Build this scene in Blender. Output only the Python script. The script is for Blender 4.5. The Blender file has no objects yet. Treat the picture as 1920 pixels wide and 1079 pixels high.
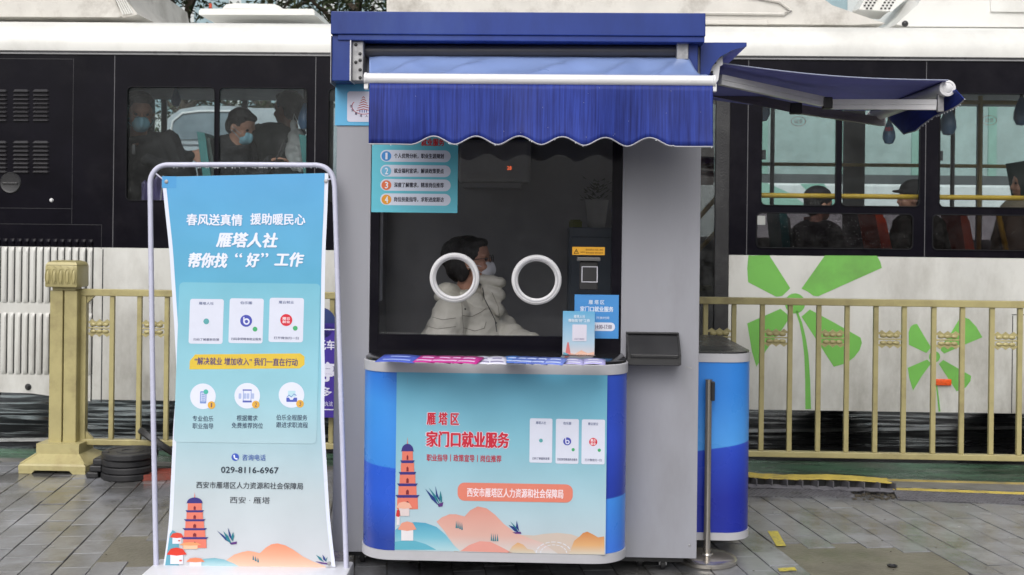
import bpy, bmesh, math, random
from mathutils import Vector, Matrix, noise
sc = bpy.context.scene
COL = sc.collection
random.seed(11)
rnd = random.random
F, HC, RO, HY = 2000.0, 1.5, 0.0115, 450.0     # focal length in photo pixels, camera height, roll, eye level row

# ---------------------------------------------------------------- camera
cam_d = bpy.data.cameras.new('camera'); cam = bpy.data.objects.new('camera', cam_d); COL.objects.link(cam)
cam_d.sensor_width = 36; cam_d.lens = F / 1920 * 36; cam_d.sensor_fit = 'HORIZONTAL'
cam_d.shift_y = -(539.5 - HY) / 1920; cam_d.clip_start = 0.1; cam_d.clip_end = 500
cr, sr = math.cos(RO), math.sin(RO)
cam.matrix_world = Matrix(((cr, -sr, 0, 0), (0, 0, -1, 0), (sr, cr, 0, HC), (0, 0, 0, 1)))
sc.camera = cam
cam_d.dof.use_dof = True; cam_d.dof.focus_distance = 4.6; cam_d.dof.aperture_fstop = 5.6

# ---------------------------------------------------------------- overcast daylight
w = bpy.data.worlds.new('World'); sc.world = w; w.use_nodes = True
nt = w.node_tree; nt.nodes.clear()
SUN_EL, SUN_AZ = math.radians(46), math.radians(195)
sky = nt.nodes.new('ShaderNodeTexSky'); sky.sky_type = 'NISHITA'; sky.sun_disc = False
sky.sun_elevation = SUN_EL; sky.sun_rotation = SUN_AZ; sky.air_density = 1.0; sky.dust_density = 6.0; sky.ozone_density = 1.0
hs = nt.nodes.new('ShaderNodeHueSaturation'); hs.inputs['Saturation'].default_value = 0.22
bg = nt.nodes.new('ShaderNodeBackground'); bg.inputs['Strength'].default_value = 0.13
wo = nt.nodes.new('ShaderNodeOutputWorld')
nt.links.new(sky.outputs[0], hs.inputs['Color']); nt.links.new(hs.outputs[0], bg.inputs[0]); nt.links.new(bg.outputs[0], wo.inputs[0])
sd = bpy.data.lights.new('sun', 'SUN'); sun = bpy.data.objects.new('sun', sd); COL.objects.link(sun)
sd.energy = 1.0; sd.angle = math.radians(55); sd.color = (1, 0.97, 0.93)
dv = Vector((math.sin(SUN_AZ) * math.cos(SUN_EL), math.cos(SUN_AZ) * math.cos(SUN_EL), math.sin(SUN_EL)))
sun.rotation_euler = dv.to_track_quat('Z', 'Y').to_euler()
sc.view_settings.view_transform = 'Standard'; sc.view_settings.look = 'None'
sc.view_settings.gamma = 1; sc.view_settings.use_curve_mapping = False
sc.view_settings.exposure = 0.14
sc.cycles.max_bounces = 8; sc.cycles.transparent_max_bounces = 16
sc.cycles.use_denoising = True

# ---------------------------------------------------------------- colour and material helpers
def S(r, g, b):
    f = lambda c: (c / 255 / 12.92) if c / 255 <= 0.04045 else ((c / 255 + 0.055) / 1.055) ** 2.4
    return (f(r), f(g), f(b), 1)
def lerp(a, b, t): return tuple(a[i] + (b[i] - a[i]) * t for i in range(3)) + (1,)
_m = {}
def mat(name, col, rough=0.5, metal=0.0, var=0.12, vs=6.0, bump=0.0, bs=60.0, spec=0.5, dirt=None, dirt_amt=0.0, streak=None, rvar=0.1, island=0.0, coat=0.0, trans=0.0, world=False, wet=0.0, dirtz=None):
    """Principled surface with noise driven colour, roughness and fine relief."""
    if name in _m: return _m[name]
    m = bpy.data.materials.new(name); m.use_nodes = True; t = m.node_tree; N = t.nodes; L = t.links
    b = N['Principled BSDF']; tc = N.new('ShaderNodeTexCoord')
    b.inputs['Metallic'].default_value = metal; b.inputs['Specular IOR Level'].default_value = spec
    b.inputs['Coat Weight'].default_value = coat; b.inputs['Coat Roughness'].default_value = 0.15
    if trans: b.inputs['Transmission Weight'].default_value = trans
    mp = N.new('ShaderNodeMapping'); L.new(tc.outputs['Object'] if not world else N.new('ShaderNodeNewGeometry').outputs['Position'], mp.inputs[0])
    if streak: mp.inputs['Scale'].default_value = streak
    n = N.new('ShaderNodeTexNoise'); n.inputs['Scale'].default_value = vs; n.inputs['Detail'].default_value = 6; n.inputs['Roughness'].default_value = 0.6
    L.new(mp.outputs[0], n.inputs['Vector'])
    r = N.new('ShaderNodeValToRGB'); r.color_ramp.elements[0].position = 0.3; r.color_ramp.elements[1].position = 0.7
    r.color_ramp.elements[0].color = tuple(c * (1 - var) for c in col[:3]) + (1,)
    r.color_ramp.elements[1].color = tuple(min(1, c * (1 + var)) for c in col[:3]) + (1,)
    L.new(n.outputs['Fac'], r.inputs['Fac']); cur = r.outputs['Color']
    if dirt:
        n2 = N.new('ShaderNodeTexNoise'); n2.inputs['Scale'].default_value = vs * 0.45; n2.inputs['Detail'].default_value = 10; n2.inputs['Roughness'].default_value = 0.7
        L.new(mp.outputs[0], n2.inputs['Vector'])
        r2 = N.new('ShaderNodeValToRGB'); r2.color_ramp.elements[0].position = 0.5; r2.color_ramp.elements[1].position = 0.72
        r2.color_ramp.elements[1].color = (dirt_amt,) * 3 + (1,); L.new(n2.outputs['Fac'], r2.inputs['Fac'])
        fac = r2.outputs['Color']
        if dirtz:            # road splash: thicker towards the wheels
            sz = N.new('ShaderNodeSeparateXYZ'); L.new(mp.outputs[0], sz.inputs[0]); mz = N.new('ShaderNodeMapRange'); mz.inputs['From Min'].default_value = dirtz[1]; mz.inputs['From Max'].default_value = dirtz[0]; L.new(sz.outputs[2], mz.inputs['Value'])
            n6 = N.new('ShaderNodeTexNoise'); n6.inputs['Scale'].default_value = 3.2; n6.inputs['Detail'].default_value = 9; n6.inputs['Roughness'].default_value = .7; L.new(mp.outputs[0], n6.inputs['Vector'])
            m6 = N.new('ShaderNodeMapRange'); m6.inputs['From Min'].default_value = .35; m6.inputs['From Max'].default_value = .7; L.new(n6.outputs['Fac'], m6.inputs['Value'])
            ml = N.new('ShaderNodeMath'); ml.operation = 'MULTIPLY'; L.new(mz.outputs[0], ml.inputs[0]); L.new(m6.outputs[0], ml.inputs[1])
            md_ = N.new('ShaderNodeMath'); md_.operation = 'MULTIPLY_ADD'; md_.use_clamp = True; md_.inputs[1].default_value = .55; L.new(ml.outputs[0], md_.inputs[0]); L.new(fac, md_.inputs[2]); fac = md_.outputs[0]
        mx = N.new('ShaderNodeMix'); mx.data_type = 'RGBA'; L.new(fac, mx.inputs['Factor']); L.new(cur, mx.inputs['A']); mx.inputs['B'].default_value = dirt
        cur = mx.outputs['Result']
    wm = None
    if wet:
        n5 = N.new('ShaderNodeTexNoise'); n5.inputs['Scale'].default_value = 1.9; n5.inputs['Detail'].default_value = 7; n5.inputs['Roughness'].default_value = 0.62; L.new(mp.outputs[0], n5.inputs['Vector'])
        wm = N.new('ShaderNodeMapRange'); wm.inputs['From Min'].default_value = 0.47; wm.inputs['From Max'].default_value = 0.60; wm.inputs['To Max'].default_value = wet; L.new(n5.outputs['Fac'], wm.inputs['Value'])
        mw = N.new('ShaderNodeMix'); mw.data_type = 'RGBA'; mw.blend_type = 'MULTIPLY'; L.new(wm.outputs[0], mw.inputs['Factor']); L.new(cur, mw.inputs['A']); mw.inputs['B'].default_value = (.50, .48, .44, 1); cur = mw.outputs['Result']
    if island:
        oi = N.new('ShaderNodeObjectInfo'); gi = N.new('ShaderNodeNewGeometry'); ad = N.new('ShaderNodeMath'); ad.operation = 'ADD'
        L.new(oi.outputs['Random'], ad.inputs[0]); L.new(gi.outputs['Random Per Island'], ad.inputs[1])
        fr = N.new('ShaderNodeMath'); fr.operation = 'FRACT'; L.new(ad.outputs[0], fr.inputs[0])
        mr = N.new('ShaderNodeMapRange'); mr.inputs['To Min'].default_value = 1 - island; mr.inputs['To Max'].default_value = 1 + island; L.new(fr.outputs[0], mr.inputs['Value'])
        hv = N.new('ShaderNodeHueSaturation'); L.new(cur, hv.inputs['Color']); L.new(mr.outputs[0], hv.inputs['Value']); cur = hv.outputs['Color']
    L.new(cur, b.inputs['Base Color'])
    rr = N.new('ShaderNodeMapRange'); rr.inputs['To Min'].default_value = max(0.02, rough - rvar); rr.inputs['To Max'].default_value = min(1, rough + rvar)
    n3 = N.new('ShaderNodeTexNoise'); n3.inputs['Scale'].default_value = vs * 1.7; L.new(mp.outputs[0], n3.inputs['Vector']); L.new(n3.outputs['Fac'], rr.inputs['Value'])
    ro_ = rr.outputs[0]
    if wm:
        mf = N.new('ShaderNodeMix'); mf.data_type = 'FLOAT'; L.new(wm.outputs[0], mf.inputs['Factor']); L.new(ro_, mf.inputs['A']); mf.inputs['B'].default_value = 0.07; ro_ = mf.outputs['Result']
    L.new(ro_, b.inputs['Roughness'])
    if bump:
        n4 = N.new('ShaderNodeTexNoise'); n4.inputs['Scale'].default_value = bs; n4.inputs['Detail'].default_value = 4; L.new(mp.outputs[0], n4.inputs['Vector'])
        bp = N.new('ShaderNodeBump'); bp.inputs['Strength'].default_value = bump; bp.inputs['Distance'].default_value = 0.01; L.new(n4.outputs['Fac'], bp.inputs['Height']); L.new(bp.outputs[0], b.inputs['Normal'])
    _m[name] = m; return m
def ink(rgb):
    """Flat printing ink."""
    return mat('ink_%d_%d_%d' % rgb, S(*rgb), 0.45, var=0.02, vs=20, spec=0.3)
def grad(name, stops, axis=2, lo=0.0, hi=1.0, rough=0.45, diag=0.0):
    """Printed colour gradient along an object axis; var noise keeps it from being clean."""
    m = bpy.data.materials.new(name); m.use_nodes = True; N = m.node_tree.nodes; L = m.node_tree.links; b = N['Principled BSDF']
    tc = N.new('ShaderNodeTexCoord'); sx = N.new('ShaderNodeSeparateXYZ'); L.new(tc.outputs['Object'], sx.inputs[0])
    v = sx.outputs[axis]
    if diag:
        mu = N.new('ShaderNodeMath'); mu.operation = 'MULTIPLY_ADD'; mu.inputs[1].default_value = diag; L.new(sx.outputs[0], mu.inputs[0]); L.new(v, mu.inputs[2]); v = mu.outputs[0]
    mr = N.new('ShaderNodeMapRange'); mr.inputs['From Min'].default_value = lo; mr.inputs['From Max'].default_value = hi; L.new(v, mr.inputs['Value'])
    r = N.new('ShaderNodeValToRGB'); L.new(mr.outputs[0], r.inputs['Fac'])
    e = r.color_ramp.elements
    for i, (p, c) in enumerate(stops):
        q = e[i] if i < 2 else e.new(p)
        q.position = p; q.color = S(*c)
    n = N.new('ShaderNodeTexNoise'); n.inputs['Scale'].default_value = 5; n.inputs['Detail'].default_value = 8; L.new(tc.outputs['Object'], n.inputs['Vector'])
    mr2 = N.new('ShaderNodeMapRange'); mr2.inputs['To Min'].default_value = 0.9; mr2.inputs['To Max'].default_value = 1.08; L.new(n.outputs['Fac'], mr2.inputs['Value'])
    hv = N.new('ShaderNodeHueSaturation'); L.new(r.outputs['Color'], hv.inputs['Color']); L.new(mr2.outputs[0], hv.inputs['Value'])
    L.new(hv.outputs['Color'], b.inputs['Base Color']); b.inputs['Roughness'].default_value = rough; b.inputs['Specular IOR Level'].default_value = 0.45
    nb = N.new('ShaderNodeTexNoise'); nb.inputs['Scale'].default_value = 2.6; nb.inputs['Detail'].default_value = 3; L.new(tc.outputs['Object'], nb.inputs['Vector'])
    bp = N.new('ShaderNodeBump'); bp.inputs['Strength'].default_value = 0.5; bp.inputs['Distance'].default_value = 0.012; L.new(nb.outputs['Fac'], bp.inputs['Height']); L.new(bp.outputs[0], b.inputs['Normal'])
    mr3 = N.new('ShaderNodeMapRange'); mr3.inputs['To Min'].default_value = max(.05, rough - .14); mr3.inputs['To Max'].default_value = rough + .14; L.new(n.outputs['Fac'], mr3.inputs['Value']); L.new(mr3.outputs[0], b.inputs['Roughness'])
    return m
def glass(name, tint, refl=0.06, rough=0.02, dust=0.0):
    """Thin tinted pane: light passes straight through, with a weak mirror on top and a film of dried drops."""
    m = bpy.data.materials.new(name); m.use_nodes = True; N = m.node_tree.nodes; L = m.node_tree.links; N.clear()
    tr = N.new('ShaderNodeBsdfTransparent'); tr.inputs[0].default_value = tint
    gl = N.new('ShaderNodeBsdfGlossy'); gl.inputs['Roughness'].default_value = rough; gl.inputs[0].default_value = (0.9, 0.92, 0.95, 1)
    fr = N.new('ShaderNodeFresnel'); fr.inputs[0].default_value = 1.45
    mu = N.new('ShaderNodeMath'); mu.operation = 'MULTIPLY'; L.new(fr.outputs[0], mu.inputs[0]); mu.inputs[1].default_value = refl / 0.04
    ms = N.new('ShaderNodeMixShader'); L.new(mu.outputs[0], ms.inputs[0]); L.new(tr.outputs[0], ms.inputs[1]); L.new(gl.outputs[0], ms.inputs[2])
    out = N.new('ShaderNodeOutputMaterial'); last = ms.outputs[0]
    if dust:
        tc = N.new('ShaderNodeTexCoord'); n = N.new('ShaderNodeTexNoise'); n.inputs['Scale'].default_value = 7; n.inputs['Detail'].default_value = 10; n.inputs['Roughness'].default_value = 0.75
        L.new(tc.outputs['Object'], n.inputs['Vector'])
        r = N.new('ShaderNodeMapRange'); r.inputs['From Min'].default_value = 0.42; r.inputs['From Max'].default_value = 0.75; r.inputs['To Max'].default_value = dust; L.new(n.outputs['Fac'], r.inputs['Value'])
        vo = N.new('ShaderNodeTexVoronoi'); vo.inputs['Scale'].default_value = 60; L.new(tc.outputs['Object'], vo.inputs['Vector'])
        lt = N.new('ShaderNodeMath'); lt.operation = 'LESS_THAN'; lt.inputs[1].default_value = 0.1; L.new(vo.outputs['Distance'], lt.inputs[0])
        n2 = N.new('ShaderNodeTexNoise'); n2.inputs['Scale'].default_value = 2.3; L.new(tc.outputs['Object'], n2.inputs['Vector'])
        gt = N.new('ShaderNodeMath'); gt.operation = 'GREATER_THAN'; gt.inputs[1].default_value = 0.6; L.new(n2.outputs['Fac'], gt.inputs[0])
        m2 = N.new('ShaderNodeMath'); m2.operation = 'MULTIPLY'; L.new(lt.outputs[0], m2.inputs[0]); L.new(gt.outputs[0], m2.inputs[1])
        m3 = N.new('ShaderNodeMath'); m3.operation = 'MULTIPLY_ADD'; m3.inputs[1].default_value = 0.35; L.new(m2.outputs[0], m3.inputs[0]); L.new(r.outputs[0], m3.inputs[2])
        df = N.new('ShaderNodeBsdfDiffuse'); df.inputs[0].default_value = (0.6, 0.62, 0.62, 1)
        m4 = N.new('ShaderNodeMixShader'); L.new(m3.outputs[0], m4.inputs[0]); L.new(last, m4.inputs[1]); L.new(df.outputs[0], m4.inputs[2]); last = m4.outputs[0]
    L.new(last, out.inputs[0]); return m

# ---------------------------------------------------------------- frames: a plane of the place and the points of the photo on it
def frame(ox, oy, yaw_deg, tilt_deg=0.0, oz=0.0):
    return Matrix.Translation((ox, oy, oz)) @ Matrix.Rotation(math.radians(-yaw_deg), 4, 'Z') @ Matrix.Rotation(math.radians(-tilt_deg), 4, 'X')
def ray(px, py):
    a, b = (px - 960) / F, (HY - py) / F
    return Vector((a * cr - b * sr, 1, a * sr + b * cr))
CP = Vector((0, 0, HC))
def P(fr, px, py, dy=0.0):
    """Local point of a frame where the sight line of a photo pixel meets its plane y = dy."""
    inv = fr.inverted(); o = inv @ CP; d = inv.to_3x3() @ ray(px, py)
    return o + d * ((dy - o.y) / d.y)
def PX(fr, px, py, lx):
    inv = fr.inverted(); o = inv @ CP; d = inv.to_3x3() @ ray(px, py)
    return o + d * ((lx - o.x) / d.x)
def PZ(px, py, z=0.0):
    d = ray(px, py); return CP + d * ((z - HC) / d.z)
def U(px, py, d): return CP + ray(px, py) * d
def R(fr, x0, y0, x1, y1, dy=0.0):
    ym, xm = (y0 + y1) / 2, (x0 + x1) / 2
    return P(fr, x0, ym, dy).x, P(fr, x1, ym, dy).x, P(fr, xm, y1, dy).z, P(fr, xm, y0, dy).z

# ---------------------------------------------------------------- mesh builder
class MB:
    def __init__(s): s.bm = bmesh.new()
    def box(s, x0, x1, y0, y1, z0, z1, bev=0.0, rot=None, seg=2):
        if x1 < x0: x0, x1 = x1, x0
        if y1 < y0: y0, y1 = y1, y0
        if z1 < z0: z0, z1 = z1, z0
        r = bmesh.ops.create_cube(s.bm, size=1)['verts']
        for v in r: v.co = Vector(((x0 + x1) / 2 + v.co.x * (x1 - x0), (y0 + y1) / 2 + v.co.y * (y1 - y0), (z0 + z1) / 2 + v.co.z * (z1 - z0)))
        if bev:
            es = list({e for v in r for e in v.link_edges})
            q = bmesh.ops.bevel(s.bm, geom=es, offset=bev, segments=seg, profile=0.5, affect='EDGES')
            r = list({v for f in q['faces'] for v in f.verts} | {v for v in r if v.is_valid})
        if rot:
            c = Vector(((x0 + x1) / 2, (y0 + y1) / 2, (z0 + z1) / 2)); M = Matrix.Translation(c) @ rot @ Matrix.Translation(-c)
            for v in r: v.co = M @ v.co
        return s
    def poly(s, pts):
        vs = [s.bm.verts.new(p) for p in pts]
        try: s.bm.faces.new(vs)
        except ValueError: pass
        return s
    def prism(s, pts, d):
        """Extrude a flat outline by vector d, caps closed."""
        d = Vector(d); a = [s.bm.verts.new(p) for p in pts]; b = [s.bm.verts.new(Vector(p) + d) for p in pts]; n = len(pts)
        s.bm.faces.new(a); s.bm.faces.new(b[::-1])
        for i in range(n): s.bm.faces.new((a[i], b[i], b[(i + 1) % n], a[(i + 1) % n]))
        return s
    def loft(s, rings, close=True, cap=True):
        R_ = [[s.bm.verts.new(p) for p in r] for r in rings]; n = len(rings[0])
        for a, b in zip(R_, R_[1:]):
            for i in range(n if close else n - 1): s.bm.faces.new((a[i], a[(i + 1) % n], b[(i + 1) % n], b[i]))
        if cap and close: s.bm.faces.new(R_[0][::-1]); s.bm.faces.new(R_[-1])
        return s
    def tube(s, pts, r, n=10, cap=True):
        pts = [Vector(p) for p in pts]; rings = []; k = len(pts); up = None
        for i, p in enumerate(pts):
            t = (pts[min(i + 1, k - 1)] - pts[max(i - 1, 0)]).normalized()
            if up is None: up = Vector((0, 0, 1)) if abs(t.z) < 0.9 else Vector((0, 1, 0))
            a = t.cross(up).normalized(); b = a.cross(t).normalized(); up = b
            rr = r[i] if isinstance(r, (list, tuple)) else r
            rings.append([p + (a * math.cos(2 * math.pi * j / n) + b * math.sin(2 * math.pi * j / n)) * rr for j in range(n)])
        return s.loft(rings, True, cap)
    def lathe(s, prof, c=(0, 0, 0), n=32, axis='Z', hollow=False):
        rings = []
        for r, h in prof:
            ring = []
            for j in range(n):
                a = 2 * math.pi * j / n; q = (r * math.cos(a), r * math.sin(a), h) if axis == 'Z' else (r * math.cos(a), h, r * math.sin(a)) if axis == 'Y' else (h, r * math.cos(a), r * math.sin(a))
                ring.append(Vector(c) + Vector(q))
            rings.append(ring)
        if hollow: rings.append([p.copy() for p in rings[0]]); s.loft(rings, True, False); bmesh.ops.remove_doubles(s.bm, verts=s.bm.verts, dist=1e-6); return s
        return s.loft(rings)
    def ball(s, c, r, sub=2, rot=None):
        if not isinstance(r, (tuple, list)): r = (r, r, r)
        vs = bmesh.ops.create_icosphere(s.bm, subdivisions=sub, radius=1)['verts']
        for v in vs:
            q = Vector((v.co.x * r[0], v.co.y * r[1], v.co.z * r[2])); v.co = Vector(c) + ((rot @ q) if rot else q)
        return s
    def cap(s, a, b, ra, rb, n=12, k=None):
        """Tapered capsule: balls along a line, meant to be fused by remeshing."""
        a, b = Vector(a), Vector(b); k = k or max(2, int((b - a).length / (min(ra, rb) * 0.35)))
        for i in range(k + 1): t = i / k; s.ball(a.lerp(b, t), ra + (rb - ra) * t, 1 if k > 3 else 2)
        return s
    def grid(s, f, nu, nv):
        V = [[s.bm.verts.new(f(i / nu, j / nv)) for j in range(nv + 1)] for i in range(nu + 1)]
        for i in range(nu):
            for j in range(nv): s.bm.faces.new((V[i][j], V[i + 1][j], V[i + 1][j + 1], V[i][j + 1]))
        return s
    def mesh(s, name, fix=True):
        if fix: bmesh.ops.recalc_face_normals(s.bm, faces=s.bm.faces)
        me = bpy.data.meshes.new(name); s.bm.to_mesh(me); s.bm.free(); return me
    def put(s, name, m, parent=None, smooth=False, solid=0.0, fix=True, loc=None):
        me = s.mesh(name, fix); return link(name, me, m, parent, smooth, solid, loc)
def link(name, me, m, parent=None, smooth=False, solid=0.0, loc=None):
    if m and not me.materials: me.materials.append(m)
    if smooth:
        me.polygons.foreach_set('use_smooth', [True] * len(me.polygons))
        if smooth != 'all': me.set_sharp_from_angle(angle=math.radians(38))
    o = bpy.data.objects.new(name, me); COL.objects.link(o)
    if parent: o.parent = parent
    if loc: o.location = loc
    if solid:
        md = o.modifiers.new('thickness', 'SOLIDIFY'); md.thickness = solid; md.offset = 0
    return o
def tag(o, label=None, cat=None, group=None, kind=None):
    if label: o['label'] = label
    if cat: o['category'] = cat
    if group: o['group'] = group
    if kind: o['kind'] = kind
    return o
def thing(name, label, cat, mtx=None, group=None):
    o = bpy.data.objects.new(name, None); COL.objects.link(o); o.empty_display_size = 0.2
    if mtx is not None: o.matrix_world = mtx if isinstance(mtx, Matrix) else Matrix.Translation(mtx)
    return tag(o, label, cat, group)
def organic(mb, voxel, name, m, parent=None, smooth=3, loc=None, disp=None):
    """Fuse overlapping blobs into one continuous skin."""
    me = mb.mesh('raw', False); o = bpy.data.objects.new('raw', me); COL.objects.link(o)
    q = o.modifiers.new('r', 'REMESH'); q.mode = 'VOXEL'; q.voxel_size = voxel
    if smooth: q = o.modifiers.new('s', 'SMOOTH'); q.iterations = smooth; q.factor = 0.5
    if disp:
        tx = bpy.data.textures.new('folds', 'CLOUDS'); tx.noise_scale = disp[0]; q = o.modifiers.new('d', 'DISPLACE'); q.texture = tx; q.strength = disp[1]; q.mid_level = 0.5
    dg = bpy.context.evaluated_depsgraph_get(); dg.update(); out = bpy.data.meshes.new_from_object(o.evaluated_get(dg))
    bpy.data.objects.remove(o); bpy.data.meshes.remove(me)
    return link(name, out, m, parent, 'all', loc=loc)
_tx = {}
def text_geo(s, bold=0.0):
    """Outline triangles of a line of writing, scaled to its own 0..1 box."""
    if (s, bold) in _tx: return _tx[(s, bold)]
    c = bpy.data.curves.new('t', 'FONT'); c.body = s; c.resolution_u = 2; c.offset = bold; c.dimensions = '2D'; c.fill_mode = 'FRONT' if hasattr(c, 'fill_mode') else c.fill_mode
    o = bpy.data.objects.new('t', c); COL.objects.link(o)
    dg = bpy.context.evaluated_depsgraph_get(); dg.update(); me = bpy.data.meshes.new_from_object(o.evaluated_get(dg))
    vs = [v.co.copy() for v in me.vertices]; fs = [tuple(p.vertices) for p in me.polygons]
    bpy.data.objects.remove(o); bpy.data.curves.remove(c); bpy.data.meshes.remove(me)
    x0 = min(v.x for v in vs); x1 = max(v.x for v in vs); y0 = min(v.y for v in vs); y1 = max(v.y for v in vs)
    g = ([((v.x - x0) / (x1 - x0), (v.y - y0) / max(1e-6, y1 - y0)) for v in vs], fs); _tx[(s, bold)] = g; return g
class Print:
    """Flat print on a plane of a frame: shapes given at photo pixels, one mesh per ink."""
    def __init__(s, fr, dy, parent): s.fr, s.dy, s.parent, s.q = fr, dy, parent, {}
    def _mb(s, rgb, name, lay):
        k = len(s.q)
        if k not in s.q: s.q[k] = (MB(), rgb, name, lay)
        return s.q[k][0]
    def y(s, lay): return s.dy - 0.00025 * lay
    def poly(s, pts, rgb, name='print_shape', lay=1):
        s._mb(rgb, name, lay).poly([P(s.fr, x, y, s.y(lay)) for x, y in pts]); return s
    def rect(s, x0, y0, x1, y1, rgb, name='print_shape', lay=1, r=0):
        a, b, c, d = R(s.fr, x0, y0, x1, y1, s.y(lay)); mb = s._mb(rgb, name, lay); Y = s.y(lay)
        if not r: mb.poly([(a, Y, c), (b, Y, c), (b, Y, d), (a, Y, d)]); return s
        k = r * (b - a) / (x1 - x0); k = min(k, (d - c) / 2 * 0.999); pts = []
        for cx, cz, a0 in ((b - k, c + k, -90), (b - k, d - k, 0), (a + k, d - k, 90), (a + k, c + k, 180)):
            for i in range(7): t = math.radians(a0 + 15 * i); pts.append((cx + k * math.cos(t), Y, cz + k * math.sin(t)))
        mb.poly(pts); return s
    def disc(s, cx, cy, r, rgb, name='print_shape', lay=1, n=28, sy=1.0):
        return s.poly([(cx + r * math.cos(2 * math.pi * i / n), cy + sy * r * math.sin(2 * math.pi * i / n)) for i in range(n)], rgb, name, lay)
    def text(s, t, x0, y0, x1, y1, rgb, bold=0.0, lay=3, name='lettering', shear=0.0):
        vs, fs = text_geo(t, 0.0); a, b, c, d = R(s.fr, x0, y0, x1, y1, s.y(lay)); Y = s.y(lay); mb = s._mb(rgb, name, lay)
        o_ = bold * (d - c)
        for q_, (ox, oz) in enumerate(((0, 0), (o_, 0), (-o_, 0), (0, o_ * .7), (0, -o_ * .7)) if bold else ((0, 0),)):
            V = [mb.bm.verts.new((a + u * (b - a) + shear * v * (d - c) + ox, Y - q_ * .00004, c + v * (d - c) + oz)) for u, v in vs]
            for f in fs:
                try: mb.bm.faces.new([V[i] for i in f])
                except ValueError: pass
        return s
    def done(s):
        for mb, rgb, name, lay in s.q.values():
            mb.put(name, ink(rgb) if isinstance(rgb, tuple) else rgb, s.parent)

# ================================================================ MATERIALS
M_white = mat('white_bus_paint', (0.74, 0.74, 0.71, 1), 0.32, var=0.04, vs=2, dirt=(0.22, 0.20, 0.17, 1), dirt_amt=0.30, coat=0.3)
M_low = mat('dirty_white_bus_paint', (0.60, 0.60, 0.575, 1), 0.36, world=True, dirtz=(.2, .62), var=0.10, vs=2.2, dirt=(0.20, 0.18, 0.15, 1), dirt_amt=0.6, streak=(1, 1, 0.45))
M_fair = mat('weathered_white_plastic', (0.60, 0.58, 0.54, 1), 0.5, var=0.08, vs=4, dirt=(0.16, 0.13, 0.10, 1), dirt_amt=0.75, bump=0.1)
M_blk = mat('gloss_black_panel', (0.006, 0.0055, 0.009, 1), 0.16, var=0.25, vs=3, spec=0.10, rvar=0.05, dirt=(0.028, 0.026, 0.030, 1), dirt_amt=0.4)
M_rub = mat('black_rubber', world=True, col=(0.018, 0.018, 0.02, 1), rough=0.45, var=0.3, vs=9, bump=0.25, bs=90, dirt=(0.09, 0.09, 0.09, 1), dirt_amt=0.45)
M_dark = mat('dark_plastic', (0.02, 0.02, 0.022, 1), 0.35, var=0.2)
M_kwall = mat('grey_painted_sheet_metal', (0.300, 0.305, 0.340, 1), 0.36, var=0.07, vs=2.5, spec=0.4, streak=(1, 1, 0.3), bump=0.02, bs=14, dirt=(0.17, 0.165, 0.16, 1), dirt_amt=0.5)
M_blue = mat('navy_blue_painted_metal', (0.019, 0.043, 0.215, 1), 0.34, var=0.25, vs=4, streak=(1, 1, 0.35), dirt=(0.05, 0.09, 0.26, 1), dirt_amt=0.6, spec=.3)
M_alu = mat('brushed_aluminium', (0.66, 0.66, 0.67, 1), 0.36, 0.15, var=0.06, vs=12)
M_alupl = mat('white_coated_bar', (0.72, 0.72, 0.74, 1), 0.3, var=0.03, vs=9)
M_galv = mat('galvanised_plate', (0.36, 0.36, 0.37, 1), 0.5, 0.4, var=0.25, vs=22, dirt=(0.10, 0.10, 0.10, 1), dirt_amt=0.7)
M_band = mat('silver_white_trim', (0.44, 0.44, 0.47, 1), 0.36, var=0.04, vs=5, dirt=(0.3, 0.3, 0.3, 1), dirt_amt=0.3)
M_gold = mat('khaki_gold_paint', (0.40, 0.35, 0.165, 1), 0.38, 0.05, world=True, var=0.10, vs=7, bump=0.08, bs=45, dirt=(0.13, 0.10, 0.05, 1), dirt_amt=0.55)
M_goldb = mat('pale_gold_plastic', (0.42, 0.37, 0.18, 1), 0.45, var=0.09, vs=9, bump=0.1, dirt=(0.20, 0.14, 0.06, 1), dirt_amt=0.6)
M_steel = mat('stainless_steel', (0.50, 0.47, 0.43, 1), 0.22, 0.9, var=0.05, vs=8)
M_frame = mat('white_enamel_tube', (0.52, 0.53, 0.66, 1), 0.28, var=0.04, vs=9)
M_whitepl = mat('white_plastic', (0.70, 0.70, 0.72, 1), 0.35, var=0.03, vs=9)
M_yel = mat('yellow_handrail', (0.55, 0.36, 0.035, 1), 0.3, var=0.08)
M_yelp = mat('worn_yellow_paint', (0.55, 0.42, 0.08, 1), 0.55, var=0.2, vs=14, bump=0.3, dirt=(0.14, 0.12, 0.08, 1), dirt_amt=0.8)
M_int = mat('bus_interior_grey', (0.14, 0.145, 0.15, 1), 0.6, var=0.1)
M_teal = mat('teal_seat_plastic', (0.03, 0.20, 0.20, 1), 0.4, var=0.1)
M_teald = mat('grey_green_seat_fabric', (0.06, 0.09, 0.085, 1), 0.8, var=0.2)
M_orange = mat('orange_red_seat_plastic', (0.62, 0.075, 0.02, 1), 0.35, var=0.1)
M_kint = mat('kiosk_interior_panel', (0.34, 0.34, 0.35, 1), 0.6, var=0.06)
M_skin = mat('skin', (0.42, 0.22, 0.15, 1), 0.5, var=0.10, vs=20, bump=0.05)
M_hair = mat('black_hair', (0.012, 0.010, 0.010, 1), 0.42, var=0.4, vs=3, streak=(25, 25, 3), bump=0.6, bs=14)
M_mask = mat('white_face_mask_cloth', (0.62, 0.63, 0.66, 1), 0.7, var=0.04, bump=0.2, bs=40)
M_maskb = mat('light_blue_surgical_mask_cloth', (0.25, 0.50, 0.62, 1), 0.7, var=0.05, bump=0.2, bs=40)
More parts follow.
